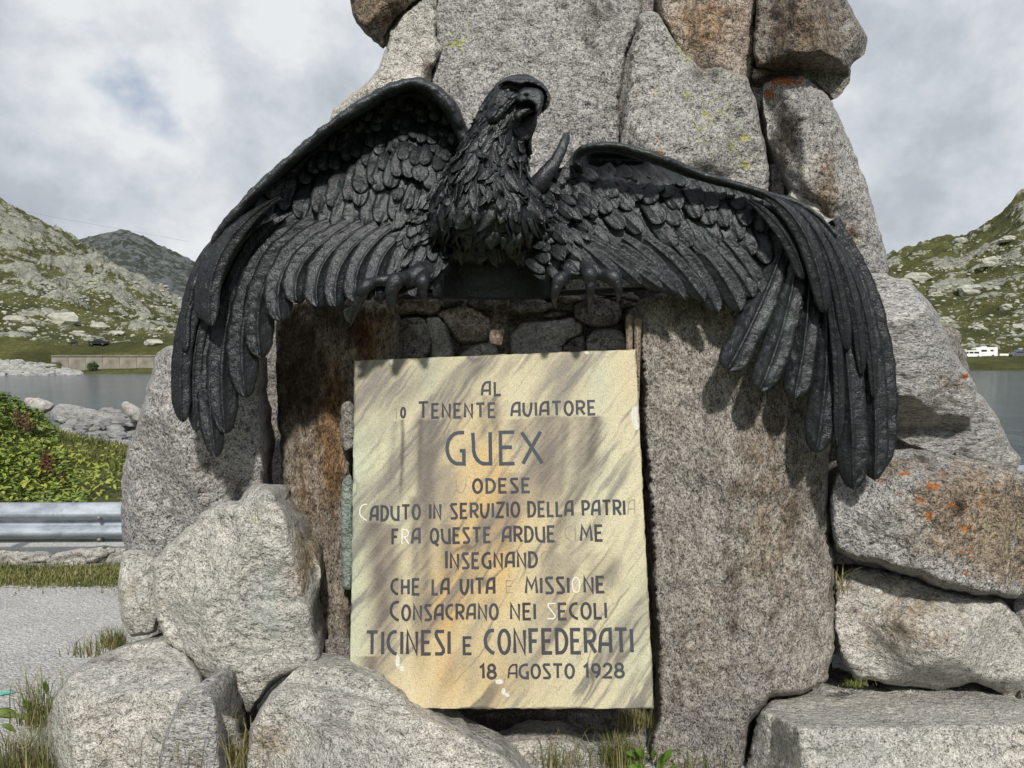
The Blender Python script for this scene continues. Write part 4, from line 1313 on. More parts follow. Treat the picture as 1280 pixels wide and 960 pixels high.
def build_left_wing():
    wing = empty('wing', P(585, 190, 2.95))
    wing.parent = EAGLE
    wing.location = Vector(P(585, 190, 2.95)) - Vector(EAGLE.location)
    wing['label'] = 'wing arching high with a rolled leading edge'
    q = outline_pts([(586, 190), (575, 162), (558, 134), (538, 114), (515, 108), (482, 118), (452, 136), (412, 164), (372, 197), (337, 228), (302, 262), (275, 298), (254, 345), (238, 400), (233, 460), (240, 520), (262, 535), (285, 500), (300, 455), (318, 412), (345, 385), (380, 366), (430, 366), (480, 362), (548, 362), (562, 300), (578, 230)], 6, 0.6, 3, 1)

    def yf(p, d):
        W0 = P(p[:, 0], p[:, 1], 2.9)
        return YL(p[:, 0], p[:, 1]) + 0.012 + 0.10 * sstep(p[:, 1], 300, 380) * sstep(-p[:, 0], -400, -330) - np.clip(d / 6, 0, 1) * (0.010 * ridged(W0 * 12, 4, 3) + 0.006 * fbm(W0 * 40, 3, 4))
    V, Fc, *_ = relief_vf(q, 4, yf, lambda p, d: 0.05 * np.clip(d / 20, 0, 1), 16)
    mk('wing_surface', V, Fc, M_BRONZE, wing)
    # rolled leading edge
    pts = [(588, 194), (578, 168), (564, 138), (545, 117), (518, 106), (484, 115), (450, 135), (410, 162), (370, 195), (334, 227), (300, 262), (271, 300), (250, 345), (236, 392), (229, 430)]
    Ys = [2.87, 2.83, 2.80, 2.785, 2.775, 2.765, 2.76, 2.755, 2.755, 2.755, 2.74, 2.76, 2.76, 2.76, 2.77]
    rr = np.array([6, 8, 9.5, 9.5, 8, 7, 7, 6.5, 6, 6, 6, 5.5, 5, 4.5, 3]) * 0.0029
    V, Fc = tube_vf(P([p[0] for p in pts], [p[1] for p in pts], Ys), rr, 20, 200, flat=1.7, rough=0.008, seed=3)
    mk('leading_edge', V, Fc, M_BRONZE_SMOOTH, wing)
    # inner lining between edge and wing surface
    pa = P([p[0] for p in pts], [p[1] + 3 for p in pts], np.array(Ys) + .02)
    ia = spline(pa, 90)
    pbk = spline(P([p[0] + (3 if p[0] < 560 else -6) for p in pts], [p[1] + 12 for p in pts], [float(YL(p[0], p[1] + 14)) + .02 for p in pts]), 90)
    rows = [ia * (1 - k) + pbk * k for k in (0, .33, .66, 1)]
    V = np.array(rows).reshape(-1, 3)
    V[:, 1] += 0.008 * fbm(V * 20, 3, 2)
    V2 = V + np.array([0, .02, .01])
    Fg = grid_faces(4, 90)
    mk('wing_lining', np.vstack([V, V2]), np.vstack([Fg, Fg[:, ::-1] + len(V)]), M_BRONZE, wing)
    # long flight feathers (tip, base, control, width)
    fl = [
        ((520, 372), (550, 292), (520, 330), 30), ((496, 371), (530, 290), (490, 325), 30), ((471, 376), (512, 288), (462, 322), 31),
        ((446, 379), (492, 286), (436, 322), 31), ((421, 384), (474, 285), (410, 322), 31), ((398, 384), (455, 284), (385, 322), 32), ((372, 379), (438, 284), (358, 322), 33),
        ((352, 402), (415, 284), (332, 325), 36), ((327, 447), (395, 280), (305, 340), 38), ((308, 497), (375, 278), (284, 350), 38), ((283, 542), (352, 275), (258, 370), 37), ((271, 572), (335, 270), (238, 380), 31)]
    for i, (tp, bp, cp, w) in enumerate(fl):
        Yb = float(YL(*bp)) - 0.01 - 0.004 * i
        Yt = float(YL(min(tp[0], 540), min(tp[1], 360))) - 0.022 - 0.004 * i
        if i > 7:
            Yt = 2.80 - 0.012 * (i - 8)
        fpx(bp, cp, tp, w, Yb, Yt, wing, name='flight_feather', tilt=0.24, camber=0.30, ridge=0.09, nz=.045, t0=0.80, base_w=0.8, thick=0.012, barb=.030, bfreq=45, ns=13, curl=0.012)
    # outermost narrow primaries beside the leading edge
    out = [((229, 528), (306, 284), (209, 370), 24, 2.74), ((246, 540), (314, 288), (224, 380), 20, 2.765), ((263, 408), (350, 246), (250, 300), 24, 2.70), ((252, 400), (336, 252), (238, 305), 15, 2.725), ((232, 440), (300, 272), (222, 330), 13, 2.735), ((262, 545), (315, 262), (240, 360), 22, 2.79)]
    for tp, bp, cp, w, Y in out:
        fpx(bp, cp, tp, w, Y + .02, Y, wing, name='flight_feather', tilt=-0.2, camber=0.3, ridge=0.12, nz=.05, t0=0.86, base_w=0.3, thick=0.014, barb=.012, ns=11, curl=0.01)
    # greater coverts
    def row(tips, ln, w, lift, curve=0.0, tilt=0.08, nm='covert_feather', lean=0.25):
        for i, (u, v) in enumerate(tips):
            L_ = ln * FRNG.uniform(.9, 1.1)
            le = lean * FRNG.uniform(.6, 1.3)
            b = (u + L_ * le, v - L_)
            b = (b[0], max(b[1], float(interp_curve(LE_L, b[0])) + 9))
            c = (u + L_ * le * 0.2 - curve, v - L_ * 0.5)
            Yb = float(YL(*b)) + 0.0
            Yt = float(YL(u, v)) - lift * .8
            fpx(b, c, (u, v), w * FRNG.uniform(.9, 1.08), Yb, Yt, wing, name=nm, tilt=tilt * FRNG.uniform(.3, 1.2), camber=0.10, ridge=0.02, t0=0.62, base_w=0.8, thick=.010, barb=.012, bfreq=90)
    row([(334, 294), (352, 300), (377, 306), (404, 302), (422, 292), (439, 289), (457, 283), (474, 278), (492, 275), (509, 278), (481, 312), (527, 290), (500, 300), (318, 268)], 52, 25, 0.032)
    row([(338, 250), (354, 263), (374, 272), (397, 265), (415, 258), (435, 250), (450, 241), (448, 257), (466, 230), (472, 238), (495, 220), (510, 222), (524, 226), (537, 236), (487, 234), (553, 232)], 44, 22, 0.045)
    row([(325, 268), (345, 238), (361, 238), (380, 230), (391, 217), (403, 213), (417, 212), (433, 200), (428, 190), (444, 196), (458, 205), (478, 212), (503, 200), (530, 205), (547, 212), (556, 200), (517, 205)], 22, 16, 0.036)
    sm = []
    for v in range(128, 215, 13):
        for u in range(330, 580, 16):
            uu, vv = u + FRNG.uniform(-6, 6), v + FRNG.uniform(-5, 5)
            le = float(interp_curve(LE_L, uu))
            if le + 24 < vv < le + 80 and uu < 566 and vv < 205:
                sm.append((uu, vv))
    row(sm, 17, 14, 0.022, nm='small_covert_feather')
    # ruffled feathers where the wing meets the body
    for i in range(46):
        u = FRNG.uniform(495, 560); v = FRNG.uniform(235, 345)
        L_ = FRNG.uniform(20, 34)
        dx = FRNG.uniform(-.6, .1)
        b = (u, v - L_ / 2); tp = (u + dx * L_, v + L_ / 2)
        fpx(b, (u + 3, v), tp, FRNG.uniform(12, 18), float(YL(*b)) - .005, float(YL(*tp)) - .04, wing, name='small_covert_feather', tilt=FRNG.uniform(-.4, .4), ridge=.03, t0=.4, camber=.15, thick=.008)
    return wing


# ---- right wing ------------------------------------------------------------
LE_R = [(690, 215), (715, 196), (740, 186), (780, 186), (820, 196), (860, 212), (900, 226), (950, 240), (1000, 256), (1030, 275), (1055, 305), (1080, 350), (1100, 430), (1115, 520)]


def YR(u, v):
    u = np.asarray(u, float); v = np.asarray(v, float)
    y = 2.88 - 0.05 * sstep(u, 900, 1080)
    y = y + 0.22 * np.exp(-((u - 780) / 62) ** 4) * np.exp(-((v - 200) / 17) ** 2) * sstep(u, 715, 735)
    y = y - 0.07 * sstep(v, 215, 330) * sstep(-u, -900, -700) - 0.03 * np.exp(-((u - 690) / 40) ** 2)
    return y


def build_right_wing():
    wing = empty('wing', P(700, 240, 2.95))
    wing.parent = EAGLE
    wing.location = Vector(P(700, 240, 2.95)) - Vector(EAGLE.location)
    wing['label'] = 'wing stretched wide with long drooping primaries'
    q = outline_pts([(655, 250), (672, 228), (700, 214), (716, 192), (742, 184), (780, 182), (822, 196), (862, 212), (902, 229), (952, 244), (1005, 262), (1040, 285), (1062, 320), (1085, 380), (1102, 470), (1105, 560), (1080, 575), (1052, 540), (1020, 500), (985, 440), (945, 405), (905, 372), (850, 358), (770, 348), (700, 350), (662, 330)], 6, 0.6, 3, 1)

    def yf(p, d):
        W0 = P(p[:, 0], p[:, 1], 2.9)
        return YR(p[:, 0], p[:, 1]) + 0.012 - np.clip(d / 6, 0, 1) * (0.010 * ridged(W0 * 12, 4, 13) + 0.006 * fbm(W0 * 40, 3, 14))
    V, Fc, *_ = relief_vf(q, 4, yf, lambda p, d: 0.05 * np.clip(d / 20, 0, 1), 16)
    mk('wing_surface', V, Fc, M_BRONZE, wing)
    pts = [(724, 212), (721, 196), (732, 187), (752, 184), (776, 186), (800, 192), (824, 200), (850, 210), (880, 221), (915, 231), (955, 243), (995, 256), (1022, 272), (1045, 296)]
    rr = np.array([5, 6, 6, 5.5, 5.5, 6, 6, 6, 5.5, 5, 5, 5, 4, 3]) * 0.0029
    Ys = np.array([2.84, 2.80, 2.77, 2.75, 2.75, 2.75, 2.76, 2.78, 2.79, 2.80, 2.80, 2.79, 2.78, 2.77])
    V, Fc = tube_vf(P([p[0] for p in pts], [p[1] for p in pts], Ys), rr, 18, 180, flat=2.2, rough=.007, seed=8)
    mk('leading_edge', V, Fc, M_BRONZE_SMOOTH, wing)
    # alula sticking up at the shoulder
    V, Fc = tube_vf(P([664, 672, 684, 697, 705, 709], [246, 232, 216, 196, 180, 168], [2.82, 2.8, 2.79, 2.8, 2.82, 2.84]), np.array([11, 12, 10, 7.5, 6, 3]) * .0029, 14, 50, flat=.8, rough=.006)
    mk('alula', V, Fc, M_BRONZE_SMOOTH, wing)
    # primaries
    pr = [((1102, 585), (1040, 275), (1122, 410), 30, 2.80), ((1092, 600), (1040, 285), (1104, 420), 32, 2.785), ((1066, 612), (1030, 285), (1066, 430), 38, 2.77), ((1019, 566), (1022, 290), (1046, 430), 36, 2.79),
          ((992, 498), (1012, 300), (1014, 410), 34, 2.80), ((949, 488), (998, 310), (985, 410), 37, 2.795), ((909, 463), (978, 312), (948, 395), 38, 2.81)]
    for i, (tp, bp, cp, w, Y) in enumerate(pr):
        fpx(bp, cp, tp, w, Y + .03, Y, wing, name='flight_feather', tilt=-0.16, camber=0.30, ridge=0.10, nz=.07, t0=0.86, base_w=0.62, thick=.014, barb=.035, bfreq=38, ns=13, curl=.01)
    # long narrow quills rolling over the wrist
    rol = [((1032, 392), (948, 240), (1018, 262), 25, 2.745), ((1060, 440), (958, 243), (1046, 262), 17, 2.75), ((1078, 470), (975, 248), (1072, 285), 15, 2.755), ((1093, 500), (995, 255), (1092, 315), 14, 2.765), ((1006, 350), (935, 250), (990, 280), 20, 2.77), ((1048, 560), (1000, 262), (1058, 360), 14, 2.765)]
    for tp, bp, cp, w, Y in rol:
        fpx(bp, cp, tp, w, Y + .02, Y, wing, name='flight_feather', tilt=0.15, camber=0.3, ridge=0.12, nz=.05, t0=0.86, base_w=0.35, thick=.014, barb=.01, ns=11, Yc=Y - .03)
    # secondaries, sweeping right and down
    se = [((940, 372), (880, 300), (922, 330), 26), ((925, 389), (860, 300), (905, 335), 30), ((897, 391), (835, 300), (872, 335), 27), ((880, 377), (805, 298), (850, 328), 25),
          ((855, 375), (778, 298), (822, 326), 23), ((845, 368), (750, 296), (806, 330), 22), ((826, 362), (728, 294), (785, 330), 21), ((800, 356), (712, 290), (768, 322), 20), ((775, 350), (700, 286), (745, 318), 19), ((748, 345), (690, 285), (724, 315), 18),
          ((962, 392), (905, 300), (944, 340), 26)]
    for i, (tp, bp, cp, w) in enumerate(se):
        Yb = float(YR(*bp)) - .008 - .002 * i
        Yt = float(YR(*tp)) - .03
        fpx(bp, cp, tp, w, Yb, Yt, wing, name='flight_feather', tilt=-0.16, camber=.16, ridge=.08, nz=.06, t0=.74, base_w=.7, thick=.012, barb=.02, bfreq=55, ns=11, curl=.01)

    def row(tips, ln, w, lift, tilt=-0.08, nm='covert_feather', t0=.6):
        for i, (u, v) in enumerate(tips):
            L_ = ln * FRNG.uniform(.9, 1.12)
            k = float(np.interp(u, [690, 800, 900, 980, 1040], [1.3, .95, .55, .25, .1]))     # inner feathers point right-down
            dx, dy = k, 1.0
            nn_ = math.hypot(dx, dy); dx /= nn_; dy /= nn_
            b = (u - dx * L_, v - dy * L_)
            b = (b[0], max(b[1], float(interp_curve(LE_R, b[0])) + 7))
            c = (u - dx * L_ * .5 + 3, v - dy * L_ * .5 - 2)
            fpx(b, c, (u, v), w * FRNG.uniform(.88, 1.1), float(YR(*b)), float(YR(u, v)) - lift * .62, wing, name=nm, tilt=tilt * FRNG.uniform(-.3, 1.4), camber=.06, ridge=.02, t0=t0, base_w=.8, thick=.010, barb=.012, bfreq=90)
    row([(864, 308), (844, 311), (897, 311), (913, 315), (939, 320), (959, 330), (979, 325), (925, 300), (995, 335), (880, 318)], 44, 24, .035)
    row([(802, 292), (828, 279), (848, 282), (874, 272), (779, 286), (818, 253), (890, 280), (909, 284), (935, 282), (955, 290), (850, 262), (893, 262)], 34, 23, .05)
    row([(713, 277), (743, 270), (762, 266), (759, 305), (739, 295), (874, 256), (902, 251), (915, 247), (838, 246), (926, 262), (790, 262), (770, 246), (735, 250), (800, 250), (946, 262), (965, 270), (980, 292)], 28, 21, .04)
    sm = []
    for v in range(222, 345, 14):
        for u in range(690, 960, 19):
            uu, vv = u + FRNG.uniform(-7, 7), v + FRNG.uniform(-5, 5)
            le = float(interp_curve(LE_R, uu))
            if vv > le + 20 and vv < 250 + max(0, 800 - uu) * 0.55:
                sm.append((uu, vv))
    row(sm, 20, 16, .024, nm='small_covert_feather')
    for i in range(40):
        u = FRNG.uniform(668, 740); v = FRNG.uniform(235, 345)
        L_ = FRNG.uniform(18, 32)
        b = (u - L_ * .4, v - L_ * .3); tp = (u + L_ * FRNG.uniform(.2, .5), v + L_ * FRNG.uniform(.1, .5))
        fpx(b, (u, v - 3), tp, FRNG.uniform(11, 17), float(YR(*b)) - .01, float(YR(*tp)) - .05, wing, name='small_covert_feather', tilt=FRNG.uniform(-.4, .4), ridge=.03, t0=.4, camber=.15, thick=.008)
    return wing


# ---- body, neck and head ---------------------------------------------------
#          v    centre  halfw  Yc    half depth
SEC = [(328, 614, 64, 2.96, .08), (316, 614, 68, 2.92, .13), (300, 613, 69, 2.86, .19), (280, 612, 68, 2.84, .20), (258, 611, 61, 2.83, .19), (238, 609, 54, 2.83, .175), (218, 611, 47, 2.83, .155),
       (198, 616, 41, 2.82, .135), (178, 622, 37, 2.81, .12), (160, 629, 35, 2.80, .11), (144, 636, 34, 2.79, .105), (130, 642, 33, 2.78, .10), (118, 645, 31, 2.77, .10), (108, 648, 27, 2.77, .09), (101, 650, 20, 2.77, .07), (97, 651, 9, 2.77, .03)]
SECA = np.array(SEC, float)


def body_pt(v, a, k=0.0):
    """surface point of the body at row v, angle a (0 = towards the viewer, + = to the right), k metres proud"""
    s = [np.interp(-v, -SECA[:, 0][::1], SECA[:, i]) if False else np.interp(v, SECA[::-1, 0], SECA[::-1, i]) for i in (1, 2, 3, 4)]
    c = P(s[0], v, s[2])
    hw = s[1] / F * s[2]
    return np.array([c[0] + (hw + k) * math.sin(a), c[1] - (s[3] + k) * math.cos(a), c[2]])


def build_body():
    n, m = 90, 48
    vs = np.linspace(97, 328, n)[::-1]
    V = []
    for i, v in enumerate(vs):
        for j in range(m):
            a = 2 * math.pi * j / m
            V.append(body_pt(v, a))
    V = np.array(V).reshape(n, m, 3)
    c = V.mean(1, keepdims=True)
    d = norm(V - c)
    k = 0.006 * ridged(V * 14, 3, 3) + 0.004 * fbm(V * 45, 3, 5)
    V = V + d * k[..., None]
    V = V.reshape(-1, 3)
    Fc = [tuple(f) for f in grid_faces(n, m, closed=True)]
    Fc.append(tuple(range((n - 1) * m, n * m)))
    Fc.append(tuple(range(m - 1, -1, -1)))
    # shoulder and belly masses joined into the body mesh
    sh1 = tube_vf(P([612, 580, 550, 530], [285, 280, 275, 280], [2.86, 2.88, 2.90, 2.92]), [.15, .13, .09, .05], 16, 24, flat=.7, rough=.01)
    sh2 = tube_vf(P([620, 655, 690, 715], [275, 268, 272, 282], [2.86, 2.87, 2.88, 2.90]), [.14, .12, .10, .05], 16, 24, flat=.7, rough=.01)
    bel = tube_vf(P([615, 615, 615], [300, 335, 372], [2.98, 3.02, 3.04]), [.19, .22, .24], 20, 20, flat=.4, rough=.01)
    V, Fc = join([(V, Fc), sh1, sh2, bel])
    body = mk('body', V, Fc, M_BRONZE, EAGLE, origin=P(614, 372, 2.95))
    # chest and neck feathers
    rows = np.arange(318, 128, -8.2)
    for r, v in enumerate(rows):
        sc = float(np.interp(v, [120, 160, 200, 260, 340], [.36, .5, .72, .92, 1.05]))
        hw = float(np.interp(v, SECA[::-1, 0], SECA[::-1, 2]))
        nn = max(4, int(hw * 2.4 / (13.5 * sc)))
        for j in range(nn):
            a = -1.5 + 3.0 * (j + (0.5 if r % 2 else 0) + FRNG.uniform(-.3, .3)) / nn
            vv = v + FRNG.uniform(-4, 4)
            if vv > 342 or vv < 124:
                continue
            if vv < 138 or (vv < 172 and a > 0.35):
                continue
            L_ = 30 * sc * FRNG.uniform(.7, 1.4)
            B = body_pt(vv - L_ * .5, a, 0.0)
            da = FRNG.uniform(-.26, .26)
            T = body_pt(min(vv + L_ * .5, 352), a + da, 0.010 * sc + FRNG.uniform(0, .024) * sc)
            C = body_pt(vv, a + da * .3, .020 * sc)
            N = norm(np.array([math.sin(a), -math.cos(a), 0.15]))
            feather3(B, C, T, N, FRNG.uniform(.046, .080) * sc, body, name='chest_feather' if v > 220 else 'neck_feather', tilt=FRNG.uniform(-.7, .7), camber=.22, ridge=.05, barb=.035, t0=.38, point=.8,
                     base_w=.6, thick=.007, nt=11, ns=7, curl=FRNG.uniform(-.004, .008))
    # larger layered feathers folding into the hollow under the breast
    for j in range(30):
        u = 556 + (j % 15) * 8.6 + FRNG.uniform(-4, 4)
        v = (288 if j < 15 else 300) + 14 * math.sin((u - 545) / 140 * math.pi) + FRNG.uniform(-6, 6)
        y0 = (2.68 if j < 15 else 2.76) + abs(u - 615) * .0014
        L_ = FRNG.uniform(26, 38)
        lean = (u - 615) * .12 + FRNG.uniform(-5, 5)
        fpx((u - lean * .3, v - L_ * .5), (u, v), (u + lean, v + L_ * .5), FRNG.uniform(18, 27), y0, y0 + .035, body, name='chest_feather', tilt=FRNG.uniform(-.7, .7), camber=.25, t0=.35, point=.7, thick=.007, Yc=y0 - .03)
    # ---- head details
    S = 0.0029
    def tb(name, pts, Ys, rr, parent=body, mat=None, **kw):
        V_, F_ = tube_vf(P([p[0] for p in pts], [p[1] for p in pts], Ys), np.array(rr) * S, **kw)
        return mk(name, V_, F_, mat or M_BRONZE, parent)
    def rl(name, poly, Y, T, w, mat=None, amp=.0015, sp=1.4, seed=1, back=.04, streak=0.0, ang=.9):
        q = outline_pts(poly, 1.8, .25, seed, 1)

        def yf(p, d):
            W0 = P(p[:, 0], p[:, 1], Y)
            x = np.clip(d / w, 0, 1)
            return Y - T * (1 - (1 - x) ** 2) ** .6 - np.clip(d / 3, 0, 1) * amp * (fbm(W0 * 60, 3, seed) + 1.0 * ridged(W0 * 45, 2, seed + 3)) - (streak * np.clip(d / 3, 0, 1) * ridged(np.stack([(W0[:, 0] * math.cos(ang) + W0[:, 2] * math.sin(ang)) * 14, W0[:, 1] * 0, (-W0[:, 0] * math.sin(ang) + W0[:, 2] * math.cos(ang)) * 95], 1), 3, seed + 5) if streak else 0)
        V_, F_, *_ = relief_vf(q, sp, yf, lambda p, d: back * np.clip(d / 6, 0, 1), 4)
        return mk(name, V_, F_, mat or M_BRONZE, body)
    rl('cheek', [(617, 116), (624, 109), (634, 107), (646, 109), (654, 112), (653, 124), (648, 130), (641, 138), (633, 148), (622, 156), (610, 158), (606, 146), (611, 128)], 2.70, .035, 12, amp=.0015, seed=2, streak=.007, ang=.85)
    rl('head_crown', [(619, 111), (624, 104), (630, 99), (636, 96), (648, 95), (660, 96), (670, 98), (678, 103), (684, 110), (688, 119), (688, 129), (684, 136), (677, 142), (679, 134), (682, 124), (680, 115), (674, 110), (666, 107), (659, 106), (650, 110), (642, 108), (633, 104), (626, 106)], 2.685, .042, 6, amp=.001, seed=3, back=.08, streak=.010, ang=-.35)
    rl('head_side', [(650, 104), (668, 104), (680, 112), (683, 124), (680, 138), (672, 146), (666, 134), (655, 128), (648, 128)], 2.70, .02, 8, mat=M_BRONZE, amp=.001, seed=6)
    rl('beak', [(648, 113), (655, 109), (664, 109), (672, 110), (678, 114), (681, 121), (680, 130), (677, 138), (673, 143), (670, 146), (668, 140), (667, 132), (664, 130), (660, 128), (655, 129), (650, 131), (645, 125)], 2.665, .062, 4.5, mat=M_BRONZE_SMOOTH, amp=.0006, seed=4, back=.02)
    rl('lower_beak', [(641, 144), (646, 136), (653, 132.5), (660, 131), (666, 133), (668, 138), (662, 142), (654, 147), (647, 155)], 2.665, .035, 5, amp=.001, seed=5)
    rl('throat', [(644, 146), (652, 139), (667, 136), (672, 142), (671, 156), (664, 175), (650, 180), (640, 165)], 2.72, .012, 9, amp=.002, seed=7)
    # eye
    c = P(635, 113.5, 2.668)
    V_, F_ = tube_vf([c + np.array([0, .01, 0]), c, c + np.array([0, -.006, 0])], [.011, .011, .004], 14, 12, up=(0, 0, 1))
    mk('eye', V_, F_, M_BRONZE_SMOOTH, body)
    V_, F_ = tube_vf(P([655, 658, 661], [117.5, 117, 118], [2.604, 2.600, 2.604]), [.003, .006, .003], 8, 10)
    mk('nostril', V_, F_, M_BLACK, body)
    # back-of-head feathers combed backwards and down
    for i in range(44):
        a = FRNG.uniform(-1.45, -.2); v = FRNG.uniform(116, 165)
        L_ = FRNG.uniform(14, 22)
        B = body_pt(v, a, .004); T = body_pt(v + L_, a - FRNG.uniform(.1, .4), .014); C = body_pt(v + L_ * .5, a - .08, .015)
        feather3(B, C, T, norm(np.array([math.sin(a), -math.cos(a), .2])), FRNG.uniform(.018, .026), body, name='neck_feather', tilt=FRNG.uniform(-.3, .3), camber=.2, t0=.3, point=.75, thick=.005, nt=9, ns=7)
    # back plate and perch
    q = outline_pts([(536, 300), (700, 300), (708, 368), (530, 371)], 5, .6, 5, 0)
    V_, F_, *_ = relief_vf(q, 5, lambda p, d: 3.10 - .02 * np.clip(d / 10, 0, 1) * fbm(P(p[:, 0], p[:, 1], 3) * 14, 3, 5), lambda p, d: .05 * np.clip(d / 10, 0, 1), 14)
    mk('back_plate', V_, F_, M_BRONZE, EAGLE)
    V_, F_ = tube_vf(P([440, 540, 640, 740, 815], [372, 370, 368, 364, 360], [3.10, 3.10, 3.10, 3.10, 3.10]), [.010, .012, .012, .012, .01], 12, 60, flat=5.0, rough=.003)
    mk('perch', V_, F_, M_BRONZE, EAGLE)
    return body


def build_feet():
    S = .0026
    for side in (0, 1):
        root = empty('foot', P(520 if side == 0 else 730, 345, 2.9))
        root.parent = EAGLE
        root.location = Vector(P(520 if side == 0 else 730, 345, 2.9)) - Vector(EAGLE.location)

        def tb(name, pts, Ys, rr, **kw):
            V_, F_ = tube_vf(P([p[0] for p in pts], [p[1] for p in pts], Ys), np.array(rr) * S, **kw)
            return mk(name, V_, F_, M_BRONZE_SMOOTH, root)
        if side == 0:
            tb('palm', [(545, 330), (532, 340), (518, 345), (505, 354)], [2.90, 2.82, 2.78, 2.78], [15, 17, 14, 9], seg=16, n=30, rough=.006, flat=.9)
            toes = [([(515, 348), (490, 350), (470, 352), (456, 360), (449, 376)], [2.80, 2.78, 2.76, 2.74, 2.77], [8, 8.5, 7.5, 10, 7.5], [(452, 366), (446, 382), (441, 396), (438, 407)], [2.75, 2.76, 2.79, 2.82], [7.5, 6.5, 4, 1.2]),
                    ([(520, 346), (504, 348), (494, 352), (489, 364), (490, 372)], [2.80, 2.75, 2.73, 2.73, 2.75], [9, 9.5, 12, 9.5, 8], [(489, 366), (489, 378), (491, 388), (494, 394)], [2.735, 2.745, 2.78, 2.81], [8.5, 7, 4, 1.2]),
                    ([(530, 343), (530, 346), (528, 352), (528, 360)], [2.80, 2.74, 2.72, 2.73], [9, 8, 9.5, 7.5], [(528, 356), (529, 367), (531, 377), (533, 387)], [2.73, 2.735, 2.76, 2.80], [7.5, 6, 3.6, 1.0])]
        else:
            tb('palm', [(735, 318), (728, 330), (724, 340), (720, 346)], [2.92, 2.84, 2.80, 2.80], [14, 15, 14, 9], seg=16, n=30, rough=.006, flat=.9)
            toes = [([(722, 338), (710, 343), (700, 350), (695, 360)], [2.80, 2.77, 2.745, 2.75], [9, 8, 10.5, 8], [(697, 354), (694, 366), (693, 376), (695, 385)], [2.745, 2.75, 2.78, 2.81], [8, 6.5, 4, 1.2]),
                    ([(728, 332), (733, 336), (737, 344), (738, 354)], [2.78, 2.74, 2.72, 2.73], [9, 8, 11, 8], [(738, 350), (738, 363), (737, 374), (736, 383)], [2.725, 2.73, 2.76, 2.80], [8, 6.5, 4, 1.2]),
                    ([(735, 336), (752, 343), (766, 347), (771, 356)], [2.80, 2.78, 2.76, 2.76], [8, 8, 10.5, 7.5], [(770, 351), (773, 362), (773, 371), (771, 379)], [2.755, 2.76, 2.79, 2.82], [7.5, 6, 3.6, 1.0])]
        for (p, Y, r, p2, Y2, r2) in toes:
            tb('toe', p, Y, r, seg=14, n=30, rough=.004)
            tb('claw', p2, Y2, r2, seg=12, n=24, flat=1.15)


M_BLACK = simple('black', (0.008, 0.008, 0.009), 0.7)
build_body()
WL = build_left_wing()
WR = build_right_wing()
build_feet()

# ------------------------------------------------------------------ ground round the monument
def zr(X, Y, zfun):
    return zfun(X, Y)


def ground_z(X, Y):
    q = np.stack([X, Y, X * 0], -1)
    z = 0.012 * fbm(q * 1.2, 3, 3)
    # bank behind the guardrail on the left, top about 1.1 m above the gravel
    crest = 1.18 * np.exp(-((X + 8.3) / 2.15) ** 2 - ((Y - 10.6) / 2.4) ** 2) + 0.12 * np.exp(-((X + 5.4) / 1.6) ** 2 - ((Y - 9.0) / 1.6) ** 2)
    z = z + crest * (1 + 0.32 * fbm(q * 0.9, 3, 5)) * sstep(Y, 6.2, 8.0)
    drop = sstep(Y, 10.5 - 3.0 * sstep(X, -3, 3), 19.0) * 4.6
    z = z + 0.10 * fbm(q * 0.7, 4, 8) * sstep(Y, 7, 10) - drop * (1 - 0.0 * X)
    return np.maximum(z, -4.6)


_GX = np.linspace(-11, 3, 281)
_GY = np.linspace(1, 17, 321)
_GZ = ground_z(*np.meshgrid(_GX, _GY, indexing='ij'))


def gz_fast(x, y):
    i = min(max((x + 11) / 0.05, 0), 279.999); j = min(max((y - 1) / 0.05, 0), 319.999)
    a, b = int(i), int(j); fx, fy = i - a, j - b
    return float((_GZ[a, b] * (1 - fx) + _GZ[a + 1, b] * fx) * (1 - fy) + (_GZ[a, b + 1] * (1 - fx) + _GZ[a + 1, b + 1] * fx) * fy)


def ground_mat():
    m, g = new_mat('gravel_and_turf')
    tc = g.n('ShaderNodeTexCoord').outputs['Object']
    n = g.noise(tc, 60, 4, 0.75)
    n2 = g.noise(tc, 2.2, 5, 0.65)
    vor = g.n('ShaderNodeTexVoronoi', {'Scale': 75.0}, feature='F1')
    g.put(vor.inputs['Vector'], tc)
    stone = g.n('ShaderNodeSeparateColor', {0: vor.outputs['Color']}).outputs[0]
    c = g.mix(0.6, g.ramp(stone, [(0.0, (0.30, 0.295, 0.285)), (0.5, (0.48, 0.475, 0.46)), (1.0, (0.72, 0.71, 0.69))]), g.ramp(n, [(0.3, (0.30, 0.295, 0.285)), (0.7, (0.64, 0.63, 0.61))]))
    c = g.mix(0.6, c, g.ramp(n2, [(0.3, (0.72, 0.72, 0.72)), (0.7, (1.1, 1.1, 1.1))]), 'MULTIPLY')
    turf = g.n('ShaderNodeAttribute', attribute_name='turf').outputs['Fac']
    n3 = g.noise(tc, 26, 5, 0.7)
    tm = g.step(g.math('ADD', turf, g.math('MULTIPLY', g.math('SUBTRACT', n3, .5), 1.0)), 0.4, 0.6)
    tcol = g.ramp(n, [(0.3, (0.045, 0.055, 0.016)), (0.7, (0.125, 0.135, 0.045))])
    c = g.mix(tm, c, tcol)
    h = g.math('ADD', g.math('SUBTRACT', 1.0, vor.outputs['Distance']), n)
    finish(g, c, 0.92, h, 1.0, 0.010, 0, 0.2, n3, 0.5, 0.03)
    return m


